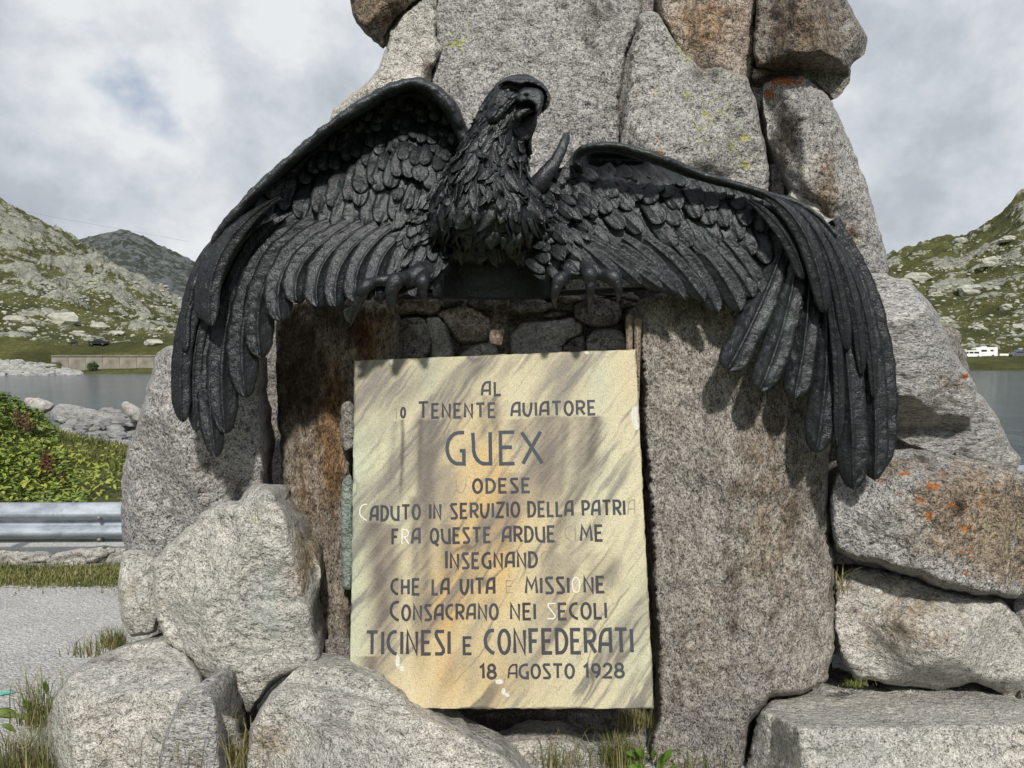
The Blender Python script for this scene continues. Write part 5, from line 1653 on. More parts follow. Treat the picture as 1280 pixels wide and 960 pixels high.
def build_ground():
    def axis(a, b, fine0, fine1, st, n_out):
        mid = np.arange(fine0, fine1, st)
        lo = fine0 - np.geomspace(st, fine0 - a, n_out)[::-1]
        hi = fine1 + np.geomspace(st, b - fine1, n_out)
        return np.concatenate([lo, mid, hi])
    xs = axis(-1800, 1800, -10, 8, 0.12, 26)
    ys = axis(-900, 3200, 1.0, 20, 0.12, 26)
    X, Y = np.meshgrid(xs, ys, indexing='ij')
    Z = ground_z(X, Y)
    turf = np.exp(-((Y - 5.62 - 0.05 * fbm(np.stack([X, Y, X * 0], -1) * 2, 2, 1)) / 0.34) ** 2) * sstep(-X, 2.2, 2.8)
    turf = np.maximum(turf, sstep(Y, 7.2, 7.6) * sstep(-X, 3.6, 4.6) * (1 - sstep(Y, 12, 13)))
    turf = np.maximum(turf, 0.8 * sstep(-Y, -3.2, -2.4))
    V = np.stack([X, Y, Z], -1).reshape(-1, 3)
    o = mk('ground', V, grid_faces(len(xs), len(ys)), ground_mat(), origin=(0, 0, 0), attrs={'turf': turf.reshape(-1)})
    # make normals point up
    n = o.data.polygons[0].normal
    if n.z < 0:
        o.data.flip_normals()
    tag(o, kind='structure')
    # loose chippings on the gravel
    vs, fs = [], []
    ico = np.array([(0, 0, 1), (.89, 0, .3), (.28, .85, .3), (-.72, .53, .3), (-.72, -.53, .3), (.28, -.85, .3)])
    it = [(0, 1, 2), (0, 2, 3), (0, 3, 4), (0, 4, 5), (0, 5, 1)]
    k = 0
    for _ in range(5200):
        y = 2.4 + 3.2 * RNG.random() ** 0.8
        x = RNG.uniform(-5.2, -1.2)
        if abs((y - 5.75)) < .3:
            continue
        s = 0.004 + 0.010 * RNG.random() ** 3
        R = RNG.uniform(.6, 1.3, (6, 3))
        p = ico * R * s * np.array([1, 1, .6]) + np.array([x, y, gz_fast(x, y) - .001])
        vs.append(p); fs += [tuple(a + k for a in t) for t in it]; k += 6
    o = mk('gravel', np.vstack(vs), fs, simple('pebble', (0.40, 0.395, 0.385), .9, var=.45, vscale=30), smooth=False)
    tag(o, kind='stuff')


build_ground()


def water():
    m, g = new_mat('lake_water')
    tc = g.n('ShaderNodeTexCoord').outputs['Object']
    v = g.n('ShaderNodeMapping', {'Vector': tc, 'Scale': (1.0, 0.20, 1.0)}).outputs[0]
    n = g.noise(v, 0.65, 6, 0.72, 0.2)
    n2 = g.noise(v, 0.25, 4, 0.6)
    col = g.ramp(n2, [(0.35, (0.020, 0.036, 0.052)), (0.65, (0.050, 0.072, 0.092))])
    col = g.mix(g.step(n, .42, .62), col, g.mix(.5, col, (.09, .12, .15)))  # lights and darks of the ripples painted into the water colour
    finish(g, col, 0.10, n, 1.0, 0.45, 0, 0.5, n2, 0.3, 0.8, extra={'IOR': 1.33})
    xs = np.linspace(-700, 900, 60); ys = np.linspace(12, 1100, 60)
    X, Y = np.meshgrid(xs, ys, indexing='ij')
    V = np.stack([X, Y, X * 0 - 1.9], -1).reshape(-1, 3)
    o = mk('lake', V, grid_faces(60, 60), m, origin=(0, 12, -1.9))
    if o.data.polygons[0].normal.z < 0:
        o.data.flip_normals()
    tag(o, kind='structure')


water()


# ------------------------------------------------------------------ mountains
def hill_mat(name, rock1, rock2, grass1, grass2, sc=1.0):
    m, g = new_mat(name)
    tc = g.n('ShaderNodeTexCoord').outputs['Object']
    rk = g.n('ShaderNodeAttribute', attribute_name='rock').outputs['Fac']
    n = g.noise(tc, 0.9 * sc, 5, 0.7)
    n2 = g.noise(tc, 0.22 * sc, 5, 0.65, 0.6)
    n3 = g.noise(tc, 0.045 * sc, 4, 0.6)
    mask = g.step(g.math('ADD', rk, g.math('ADD', g.math('MULTIPLY', g.math('SUBTRACT', n, .5), 0.9), g.math('MULTIPLY', g.math('SUBTRACT', n2, .5), 1.3))), 0.40, 0.58)
    rc = g.ramp(g.math('ADD', g.math('MULTIPLY', n, .5), g.math('MULTIPLY', n2, .5)), [(0.36, tuple(x * .22 for x in rock1)), (0.47, rock1), (0.62, rock2)])
    gc = g.mix(g.step(n3, .35, .65), g.ramp(n, [(0.3, grass1), (0.7, grass2)]), g.ramp(n2, [(0.3, tuple(x * .7 for x in grass1)), (0.7, tuple(x * 1.1 for x in grass1))]))
    finish(g, g.mix(mask, gc, rc), 0.92, n2, 1.0, 2.2 / sc, 0, 0.15, n, 0.8, 0.6 / sc)
    return m


M_HILL = hill_mat('alpine_slope', (0.20, 0.205, 0.17), (0.36, 0.365, 0.30), (0.052, 0.058, 0.018), (0.135, 0.132, 0.046))
M_FAR = hill_mat('far_slope_shaded', (0.105, 0.115, 0.118), (0.155, 0.165, 0.165), (0.045, 0.055, 0.042), (0.066, 0.078, 0.058), 0.4)  # dark grey-blue tones paint in cloud shade on the distant ridge


def terrain(name, u0, u1, ds, vfun, mat, umul=1.0, kick=1.0, seed=1, rockfun=None, du=1.4, wide=0):
    us = np.concatenate([u0 - np.geomspace(4, 1600, 70)[::-1] if wide < 0 else [], np.arange(u0, u1, du), u1 + np.geomspace(4, 1600, 70) if wide > 0 else []])
    U, D = np.meshgrid(us, ds, indexing='ij')
    base = vfun(U, D)
    Wp = P(U, base, D)
    Q = Wp.copy(); Q[..., 2] = 0
    far = sstep(D, ds[0] + 12, ds[0] + 60)
    w1, w2, cid = worley(Q * np.array([.045, .06, 0]) + fbm(Q * .03, 3, seed)[..., None] * .6, seed)
    v1, v2, cid2 = worley(Q * np.array([.14, .17, 0]) + fbm(Q * .1, 3, seed + 4)[..., None] * .5, seed + 5)
    slab = sstep(w2 - w1, 0.02, 0.35) * (cid - .2)
    slab2 = sstep(v2 - v1, 0.02, 0.3) * (cid2 - .35)
    dz = kick * far * (5.0 * slab + 1.8 * slab2 + 4.0 * fbm(Q * .02, 4, seed + 8) + 1.6 * ridged(Q * .09, 4, seed + 12)) * np.clip(D / 400, .25, 2)
    Wp[..., 2] += dz
    rock = 0.5 * sstep(slab, .12, .45) + 0.35 * sstep(slab2, .05, .4) + 0.22 * fbm(Q * .03, 3, seed + 20) + 0.05
    if rockfun is not None:
        rock = rockfun(U, D, rock)
    o = mk(name, Wp.reshape(-1, 3), grid_faces(len(us), len(ds)), mat, origin=(0, 0, 0), attrs={'rock': rock.reshape(-1)})
    if o.data.polygons[len(o.data.polygons) // 2].normal.z < 0:
        o.data.flip_normals()
    tag(o, kind='structure')
    return o, us, ds, Wp


def v_left(U, D):
    ridge = np.interp(U, [-2000, -1300, -800, -400, -150, 0, 15, 30, 60, 80, 100, 115, 130, 150, 170, 190, 210, 230, 300, 500], [210, 90, 150, 140, 205, 251, 258, 265, 280, 289, 303, 312, 322, 338, 350, 362, 372, 380, 400, 420])
    zsh = (HOR - 0) + 0 * U
    # shore (water line z=-1.9) then bank, road, slope
    def vz(z, d):
        return HOR + (EYE - z) / d * F
    D0, Dr = 150.0, 520.0
    v_sh = vz(-2.6, D)
    wall = sstep(U, 74, 84) * (1 - sstep(U, 212, 222))
    z_low = -2.4 + 2.2 * sstep(D, 152, 163) + 0.8 * sstep(D, 163, 175) - 1.9 * wall * sstep(D, 153, 163)
    z_bank = z_low * (1 - sstep(D, 174, 177)) + sstep(D, 174, 177) * 2.3
    z_bank = z_bank + sstep(D, 178, 184) * 2.0
    vb = vz(z_bank, D)
    tau = np.clip((D - 190) / (Dr - 190), 0, 1)
    v_s = 430 + (ridge - 430) * tau ** 0.85
    # rounded knoll in front of the main ridge
    hump = np.interp(U, [95, 110, 120, 140, 165, 190, 210, 228, 260], [0, 18, 42, 62, 58, 38, 22, 10, 0])
    v_s = v_s - 0.42 * hump * np.exp(-((tau - .62) / .16) ** 2)
    v = np.where(D < 190, vb, v_s)
    beyond = sstep(D, Dr, Dr + 90)
    return v + beyond * 60


def rock_left(U, D, r):
    r = r + 0.28 * sstep(D, 230, 420)
    r = np.where(D < 192, -0.6, r)
    r = np.where((D < 160) & (U < 70), 1.0, r)
    return r


hl, *_ = terrain('mountain', -420, 640, np.concatenate([np.arange(148, 200, 1.0), np.geomspace(200, 640, 170)]), v_left, M_HILL, seed=3, rockfun=rock_left, kick=1.35, wide=-1)


def v_far(U, D):
    ridge = np.interp(U, [-200, 60, 95, 115, 130, 150, 160, 175, 190, 205, 220, 235, 260, 300, 400, 500, 640], [380, 330, 300, 296, 293, 289, 290, 296, 303, 310, 317, 324, 338, 352, 370, 385, 395])
    tau = np.clip((D - 700) / 700, 0, 1)
    return 425 + (ridge - 425) * tau ** .8 + 50 * sstep(D, 1400, 1650)


terrain('far_mountain', -250, 700, np.geomspace(700, 1700, 110), v_far, M_FAR, seed=9, kick=.55, du=2.2, rockfun=lambda U, D, r: r + .25)


def v_right(U, D):
    ridge = np.interp(U, [560, 800, 1000, 1080, 1108, 1130, 1150, 1175, 1195, 1208, 1215, 1232, 1250, 1265, 1280, 1400, 1700, 2300, 3400], [395, 372, 348, 333, 324, 315, 307, 300, 297, 295, 288, 277, 264, 250, 239, 170, 90, 130, 220])

    def vz(z, d):
        return HOR + (EYE - z) / d * F
    zb = -2.6 + 2.6 * sstep(D, 204, 212) + 1.55 * sstep(D, 214, 221)
    vb = vz(zb, D)
    tau = np.clip((D - 234) / (560 - 234), 0, 1)
    vs = 446.2 + (ridge - 446.2) * tau ** .9
    return np.where(D < 234, vb, vs) + 60 * sstep(D, 560, 660)


def rock_right(U, D, r):
    r = r + 0.02 + .12 * sstep(D, 400, 560) * sstep(U, 1150, 1260)
    return np.where(D < 236, -0.6, r)


terrain('hillside', 560, 1720, np.concatenate([np.arange(200, 240, 1.0), np.geomspace(240, 690, 170)]), v_right, M_HILL, seed=17, rockfun=rock_right, kick=1.0, wide=1)

M_BOULDER = simple('pale_boulder', (0.33, 0.335, 0.275), .9, var=.35, vscale=.6, bump=.8, bscale=1.5)
_BV, _BF = None, None


def blob(rs, sx, sy, sz, sub=2):
    """angular boulder from a bumpy sphere, few triangles"""
    n, m = 6, 9
    V = []
    for i in range(1, n):
        th = math.pi * i / n
        for j in range(m):
            a = 2 * math.pi * (j + .5 * (i % 2)) / m
            r = 1 + rs.uniform(-.22, .18)
            V.append((r * math.sin(th) * math.cos(a) * sx, r * math.sin(th) * math.sin(a) * sy, max(-.5, r * math.cos(th)) * sz))
    V.append((0, 0, sz * .95)); V.append((0, 0, -sz * .5))
    Fc = [tuple(f) for f in grid_faces(n - 1, m, closed=True)]
    t, b = len(V) - 2, len(V) - 1
    for j in range(m):
        Fc.append((t, j, (j + 1) % m)); Fc.append((b, (n - 2) * m + (j + 1) % m, (n - 2) * m + j))
    return np.array(V), Fc


def ray_drop(u, v, fn, lo, hi):
    """depth at which a viewing ray meets a slope described by rows (first crossing)"""
    D = np.linspace(lo, hi, 600)
    vv = fn(np.full_like(D, u), D)
    i = np.argmax(vv <= v)
    return D[i] if vv[i] <= v else None


def scatter_boulders():
    rs = np.random.default_rng(77)
    deps = bpy.context.evaluated_depsgraph_get()

    def hit(u, v):
        p = P(u, v, 10.0)
        d = (Vector(p) - Vector((0, 0, EYE))).normalized()
        ok, loc, nrm, idx, ob, _ = SC.ray_cast(deps, Vector((0, 0, EYE)) + d * 60, d)
        return loc if ok and ob.name.split('.')[0] in ('mountain', 'hillside') else None
    big = [(1214, 362, 34, 'broad pale boulder at the centre of the right hillside, the widest there'), (1148, 345, 34, 'wide pale slab on the right hillside just beside the stone tower'),
           (1237, 327, 26, 'pale boulder high on the right hillside below the steep shoulder of the ridge'), (1262, 298, 24, 'uppermost pale boulder near the right edge, just under the steep ridge'),
           (1200, 300, 18, 'small pale boulder sitting right on the crest of the right hillside'), (1128, 352, 22, 'pale boulder half hidden behind the edge of the stone tower'),
           (1170, 368, 20, 'pale boulder left of and below the widest one on the right hillside'), (1180, 400, 20, 'pale boulder low on the right hillside above the big banded rock'),
           (1258, 384, 18, 'pale boulder on the right hillside upslope of the grey car'), (1272, 408, 20, 'lowest pale boulder at the right edge, above the grey car'), (1222, 408, 18, 'pale boulder directly upslope of the white campervan')]
    for (u, v, w, lb) in big:
        loc = hit(u, v + w * .1)
        if loc is None: continue
        s = w / F * loc.y / 2
        V, Fc = blob(rs, s, s * rs.uniform(.6, .9), s * rs.uniform(.45, .7))
        tag(mk('hill_boulder', V + np.array(loc), Fc, M_BOULDER, smooth=False), lb, 'boulder', 'boulders on the right hillside')
    bl = [(78, 402, 46, 'longest pale slab above the far lake road, upslope of the black car'), (20, 400, 30, 'wide pale boulder near the left edge above the lake road'), (34, 413, 24, 'pale boulder just below the wide one near the left edge'),
          (124, 409, 26, 'pale slab directly above the black car'), (192, 429, 24, 'pale slab on the road verge next to the eagle wing'), (146, 417, 22, 'pale boulder between the black car and the eagle wing'), (98, 418, 20, 'pale boulder just above the motorcycle rider')]
    for (u, v, w, lb) in bl:
        loc = hit(u, v)
        if loc is None: continue
        s = w / F * loc.y / 2
        V, Fc = blob(rs, s, s * .7, s * rs.uniform(.35, .55))
        tag(mk('slope_boulder', V + np.array(loc), Fc, M_BOULDER, smooth=False), lb, 'boulder', 'boulders above the left lake road')
    vs, fs, k = [], [], 0
    for i in range(1900):
        if i % 2:
            u, v, w = rs.uniform(1105, 1330), rs.uniform(300, 444), 1.2 + 6.5 * rs.random() ** 3.0
        else:
            u, v, w = rs.uniform(-60, 235), rs.uniform(352, 434) , 1.2 + 6 * rs.random() ** 3.0
        if i % 2 and v < 330 and u < 1200: continue
        loc = hit(u, v)
        if loc is None or loc.y < 190: continue
        if 205 < loc.y < 236 and u > 1000: continue
        s = w / F * loc.y / 2
        V, Fc = blob(rs, s, s * .8, s * rs.uniform(.4, .8))
        vs.append(V + np.array(loc)); fs += [tuple(int(a) + k for a in f) for f in Fc]; k += len(V)
    tag(mk('scree', np.vstack(vs), fs, M_BOULDER, smooth=False), kind='stuff')
    # rocky shore at the far left
    vs, fs, k = [], [], 0
    for i in range(420):
        u = rs.uniform(-80, 100)
        d = rs.uniform(150, 166)
        z = -2.1 + (d - 150) / 16 * 2.0 * np.interp(u, [-80, 20, 60, 100], [1.6, 1.5, .9, .2])
        p = P(u, HOR + (EYE - z) / d * F, d)
        s = rs.uniform(.35, 1.3)
        V, Fc = blob(rs, s, s * .8, s * .6)
        vs.append(V + p); fs += [tuple(int(a) + k for a in f) for f in Fc]; k += len(V)
    tag(mk('shore_rubble', np.vstack(vs), fs, simple('shore_rock', (0.28, 0.28, 0.26), .9, var=.5, vscale=.8, bump=.6, bscale=2), smooth=False), kind='stuff')


scatter_boulders()


def far_things():
    # retaining wall of the lake road
    d = 174.0
    conc = simple('old_concrete', (0.22, 0.205, 0.165), .9, var=.35, vscale=.5, bump=.5, bscale=1.0)
    root = empty('retaining_wall', P(145, 463, d))
    tag(root, 'long low concrete retaining wall below the far lake road', 'wall')
    us = np.linspace(66, 236, 9)
    for a, b in zip(us[:-1], us[1:]):
        p0, p1 = P(a, 463, d), P(b, 463, d)
        top = 1.9
        c = (p0 + p1) / 2
        V, Fc = box_vf((c[0], d, (top - 2.2) / 2), (abs(p1[0] - p0[0]) - .06, 1.0, top + 2.2))
        mk('wall_panel', V, Fc, conc, root, smooth=False)
    V, Fc = box_vf(((P(66, 445, d)[0] + P(236, 445, d)[0]) / 2, d - .1, 2.0), (P(236, 445, d)[0] - P(66, 445, d)[0], 1.3, .25))
    mk('coping', V, Fc, conc, root, smooth=False)
    # shrub by the wall
    rs = np.random.default_rng(4)
    leaf = simple('shrub_leaf', (0.045, 0.075, 0.022), .8, var=.4, vscale=1)

    def leaves(c, r, n, s, mat, name, label, cat):
        V, Fc = [], []
        for i in range(n):
            q = rs.normal(size=3); q /= np.linalg.norm(q); q *= rs.random() ** .4
            o_ = np.array(c) + q * np.array(r)
            a, b = norm(rs.normal(size=3)) * s, norm(rs.normal(size=3)) * s * .6
            k = len(V)
            V += [o_ - a, o_ + b, o_ + a, o_ - b]; Fc.append((k, k + 1, k + 2, k + 3))
        return tag(mk(name, V, Fc, mat, smooth=False), label, cat)
    leaves(P(116, 458, 170), (1.3, 1, 1.0), 500, .22, leaf, 'shrub', 'dark green bush in front of the retaining wall by the lake', 'bush')
    # --- vehicles
    def paint(n, c, r=.3):
        return simple(n, c, r, spec=.6)
    white, blk, glass, grey_, tyre, blue, red = paint('white_paint', (.78, .78, .76)), paint('black_paint', (.012, .013, .016)), paint('dark_glass', (.02, .025, .03), .1), paint('grey_paint', (.10, .105, .11)), paint('tyre', (.02, .02, .02), .8), paint('blue_box', (.10, .17, .30)), paint('lamp_red', (.4, .02, .02))

    def prism(prof, y0, y1, org):
        """side profile (x, z) extruded in y"""
        n = len(prof)
        V = [(x, y0, z) for x, z in prof] + [(x, y1, z) for x, z in prof]
        Fc = [tuple(range(n)), tuple(range(2 * n - 1, n - 1, -1))] + [(i, i + n, (i + 1) % n + n, (i + 1) % n) for i in range(n)]
        return np.array(V) + np.array(org), Fc

    def wheel(org, x, y, r, root):
        a = np.linspace(0, 2 * math.pi, 16, endpoint=False)
        prof = [(x + r * math.cos(t), r + r * math.sin(t)) for t in a]
        V, Fc = prism(prof, y - .12, y + .12, org)
        w = mk('wheel', V, Fc, tyre, root, smooth=False)
        prof = [(x + r * .55 * math.cos(t), r + r * .55 * math.sin(t)) for t in a]
        V, Fc = prism(prof, y - .135, y + .135, org)
        mk('rim', V, Fc, grey_, w, smooth=False)

    def vehicle(name, org, body, windows, wheels, mats, label, cat, W_=1.9, r=.33, extra=()):
        root = empty(name, org)
        tag(root, label, cat)
        V, Fc = prism(body, -W_ / 2, W_ / 2, org)
        mk('body', V, Fc, mats, root, smooth=False)
        for pr in windows:
            V, Fc = prism(pr, -W_ / 2 - .012, W_ / 2 + .012, org)
            mk('window', V, Fc, glass, root, smooth=False)
        for x in wheels:
            for y in (-W_ / 2 + .05, W_ / 2 - .05):
                wheel(org, x, y, r, root)
        for nm, pr, m_, w in extra:
            V, Fc = prism(pr, -w / 2, w / 2, org)
            mk(nm, V, Fc, m_, root, smooth=False)
        return root
    car_body = [(-2.15, .3), (-2.2, .75), (-1.9, .95), (-1.2, 1.02), (-.6, 1.42), (.9, 1.45), (1.7, 1.05), (2.1, .95), (2.15, .35)]
    win = [[(-1.05, 1.03), (-.55, 1.36), (.1, 1.38), (.1, 1.03)], [(.18, 1.03), (.18, 1.38), (.85, 1.38), (1.4, 1.05)]]
    vehicle('parked_car', P(124, 431.5, 190), car_body, win, (-1.35, 1.35), blk, 'small black car parked on the road beyond the lake on the left', 'car')
    # campervans
    d2 = 226.0
    o1 = P(1229, 446.6, d2)
    camper = [(-3.6, .35), (-3.62, 1.1), (-3.1, 1.45), (-2.55, 2.1), (-2.9, 2.35), (-2.6, 2.85), (-1.2, 2.95), (3.3, 2.95), (3.5, 2.8), (3.5, .4)]
    vehicle('campervan', o1, camper, [[(-3.0, 1.48), (-2.5, 2.08), (-2.2, 2.08), (-2.2, 1.48)], [(-1.3, 1.6), (-1.3, 2.2), (.3, 2.2), (.3, 1.6)], [(1.4, 1.7), (1.4, 2.2), (2.3, 2.2), (2.3, 1.7)]], (-2.6, 2.1), white,
            'white campervan with bulge above the cab, the larger of the two across the lake', 'campervan', 2.3, .38,
            extra=[('roof_box', [(-1, 2.96), (-1, 3.15), (.6, 3.15), (.6, 2.96)], white, 1.2), ('rear_light', [(3.5, .9), (3.53, .9), (3.53, 1.2), (3.5, 1.2)], red, 2.0)])
    van = [(-2.7, .35), (-2.7, .95), (-2.2, 1.2), (-1.7, 1.85), (-1.4, 2.15), (2.3, 2.2), (2.45, 1.9), (2.5, .4)]
    vehicle('white_van', P(1213.5, 447.4, d2 - 4), van, [[(-2.1, 1.22), (-1.65, 1.8), (-1.2, 1.8), (-1.2, 1.22)], [(-1.0, 1.25), (-1.0, 1.8), (.2, 1.8), (.2, 1.25)], [(.4, 1.25), (.4, 1.8), (1.8, 1.8), (1.8, 1.25)]], (-1.8, 1.6), white,
            'smaller white van standing in front of the campervan across the lake', 'van', 1.9)
    vehicle('parked_car', P(1272, 446.8, d2), [(x * 1.05, z * 1.25) for x, z in car_body], [[(x * 1.05, z * 1.25) for x, z in w] for w in win], (-1.4, 1.4), grey_, 'dark grey car with a blue roof box across the lake on the right', 'car',
            extra=[('roof_box', [(-.9, 1.9), (-.7, 2.2), (.9, 2.2), (1.0, 1.9)], blue, .9)])
    # caravan drawbar platform / low trailer behind the campervan
    vehicle('trailer', P(1253, 446.8, d2), [(-1.3, .5), (-1.3, 1.1), (1.3, 1.1), (1.3, .5)], [], (0,), white, 'low white trailer between the campervan and the grey car', 'trailer', 1.7, .3)
    # road strip with pale edge
    conc2 = simple('road_edge', (.42, .42, .40), .9, var=.1)
    V, Fc = box_vf((P(1240, 449, 222)[0], 221.0, .55 + .35), (60, .25, .28))
    tag(mk('road_kerb', V, Fc, conc2, smooth=False), kind='structure')
    # motorcyclist
    o = P(92, 431.8, 188)
    root = empty('motorcycle', o)
    tag(root, 'dark motorcycle on the far lake road left of the black car', 'motorcycle')
    V, Fc = prism([(-.9, .5), (-.5, .95), (.2, .9), (.9, .95), (.7, .5), (.2, .3), (-.3, .3)], -.18, .18, o)
    mk('frame', V, Fc, blk, root, smooth=False)
    for x in (-.72, .72):
        wheel(o, x, 0, .33, root)
    V1 = tube_vf(np.array([(0.1, 0, .8), (.05, 0, 1.1), (-.05, 0, 1.4), (-.1, 0, 1.52), (-.12, 0, 1.62), (-.12, 0, 1.8), (-.12, 0, 1.86)]) + o, [.2, .2, .24, .1, .13, .14, .04], 10, 30)
    arm = [tube_vf(np.array([(-.05, s * .2, 1.38), (-.3, s * .3, 1.15), (-.55, s * .28, 1.05)]) + o, [.08, .06, .05], 8, 12) for s in (-1, 1)]
    leg = [tube_vf(np.array([(.1, s * .12, .85), (-.25, s * .24, .75), (-.1, s * .24, .35)]) + o, [.12, .09, .06], 8, 12) for s in (-1, 1)]
    V, Fc = join([V1] + arm + leg)
    p = mk('person', V, Fc, paint('riding_suit', (.03, .03, .035), .6))
    tag(p, 'rider in dark clothes and white helmet sitting on the motorcycle', 'person')
    V, Fc = tube_vf(np.array([(-.12, 0, 1.6), (-.12, 0, 1.68), (-.12, 0, 1.82), (-.12, 0, 1.9)]) + o, [.1, .16, .155, .03], 10, 14)
    mk('helmet', V, Fc, white, p)
    # far power cable
    V, Fc = tube_vf(P([-200, -60, 60, 160, 236], [215, 246, 270, 288, 302], [330, 340, 350, 360, 370]), [.035] * 5, 5, 60)
    tag(mk('power_cable', V, Fc, paint('cable', (.05, .05, .05), .7)), 'thin sagging cable crossing the sky above the left mountain', 'cable')


far_things()


# ------------------------------------------------------------------ guardrail
def guardrail():
    m, g = new_mat('galvanised_steel')
    tc = g.n('ShaderNodeTexCoord').outputs['Object']
    v = g.n('ShaderNodeMapping', {'Vector': tc, 'Scale': (0.5, 1, 1)}).outputs[0]
    n = g.noise(v, 9, 5, 0.65); n2 = g.noise(tc, 60, 4, 0.6)
    c = g.ramp(n, [(0.35, (0.20, 0.235, 0.275)), (0.6, (0.38, 0.42, 0.46))])
    c = g.mix(g.step(n2, .58, .75), c, (0.22, 0.20, 0.18))
    finish(g, c, g.ramp(n2, [(0.3, (.36,) * 3), (0.7, (.55,) * 3)]), n2, 0.2, 0.003, 0.55, 0.5)
    path = np.array([(-9.0, 5.75), (-4.5, 5.85), (-3.1, 5.9), (-1.0, 6.0), (1.5, 6.6), (4.0, 7.6), (5.6, 8.3), (9.0, 9.9)])
    zt = np.array([.50, .49, .485, .485, .48, .46, .44, .40])
    # W profile: (outwards, height from the top)
    prof = [(0.0, 0.0), (.018, -.006), (.02, -.03), (.075, -.062), (.08, -.10), (.02, -.135), (.012, -.155), (.02, -.175), (.08, -.21), (.075, -.25), (.02, -.28), (.018, -.304), (0, -.31)]
    S = spline(np.hstack([path, zt[:, None]]), 161)
    t = norm(np.gradient(S[:, :2], axis=0)); nrm = np.stack([t[:, 1], -t[:, 0]], 1)
    root = empty('guardrail', (S[80][0], S[80][1], 0))
    tag(root, 'galvanised steel crash barrier running behind the stone monument', 'guardrail')
    segs = [(0, 41), (40, 66), (65, 101), (100, 131), (130, 161)]
    for si, (a, b) in enumerate(segs):
        V = []
        for i in range(a, b):
            for (o_, h) in prof:
                k = o_ + .004 * (si % 2)
                V.append((S[i, 0] + nrm[i, 0] * k, S[i, 1] + nrm[i, 1] * k, S[i, 2] + h))
        n0 = len(V)
        V2 = [(x - nrm[0][0] * .004, y + .004, z) for x, y, z in V]
        Fg = grid_faces(b - a, len(prof))
        mk('rail', np.array(V + V2), np.vstack([Fg, Fg[:, ::-1] + n0]), m, root)
    bm_ = simple('bolt_steel', (0.20, 0.19, 0.18), .5, .6)
    def bolt(i, h):
        c = np.array([S[i, 0], S[i, 1], S[i, 2] + h])
        nn = np.array([nrm[i, 0], nrm[i, 1], 0])
        V, Fc = tube_vf([c + nn * .055, c + nn * .075, c + nn * .09, c + nn * .094], [.02, .02, .014, .003], 10, 8, up=(0, 0, 1))
        mk('bolt', V, Fc, bm_, root)
    # bolts of the splice visible beside the boulder: columns 125..150
    for u, v in [(126, 645), (128, 672)]:
        d = (P(u, v, 1.0) - np.array([0, 0, EYE]))
        i = int(np.argmin(np.abs(S[:, 0] - d[0] * S[:, 1])))
        bolt(i, EYE + d[2] * S[i, 1] - S[i, 2])
    for x in (-8.2, -6.2, -4.2, -2.2, -.2, 1.8, 3.8, 5.8, 7.8):
        i = int(np.argmin(np.abs(S[:, 0] - x)))
        V, Fc = box_vf((S[i, 0] - nrm[i, 0] * .09, S[i, 1] - nrm[i, 1] * .09, .14), (.10, .12, .72), 0)
        mk('post', V, Fc, m, root, smooth=False)


guardrail()


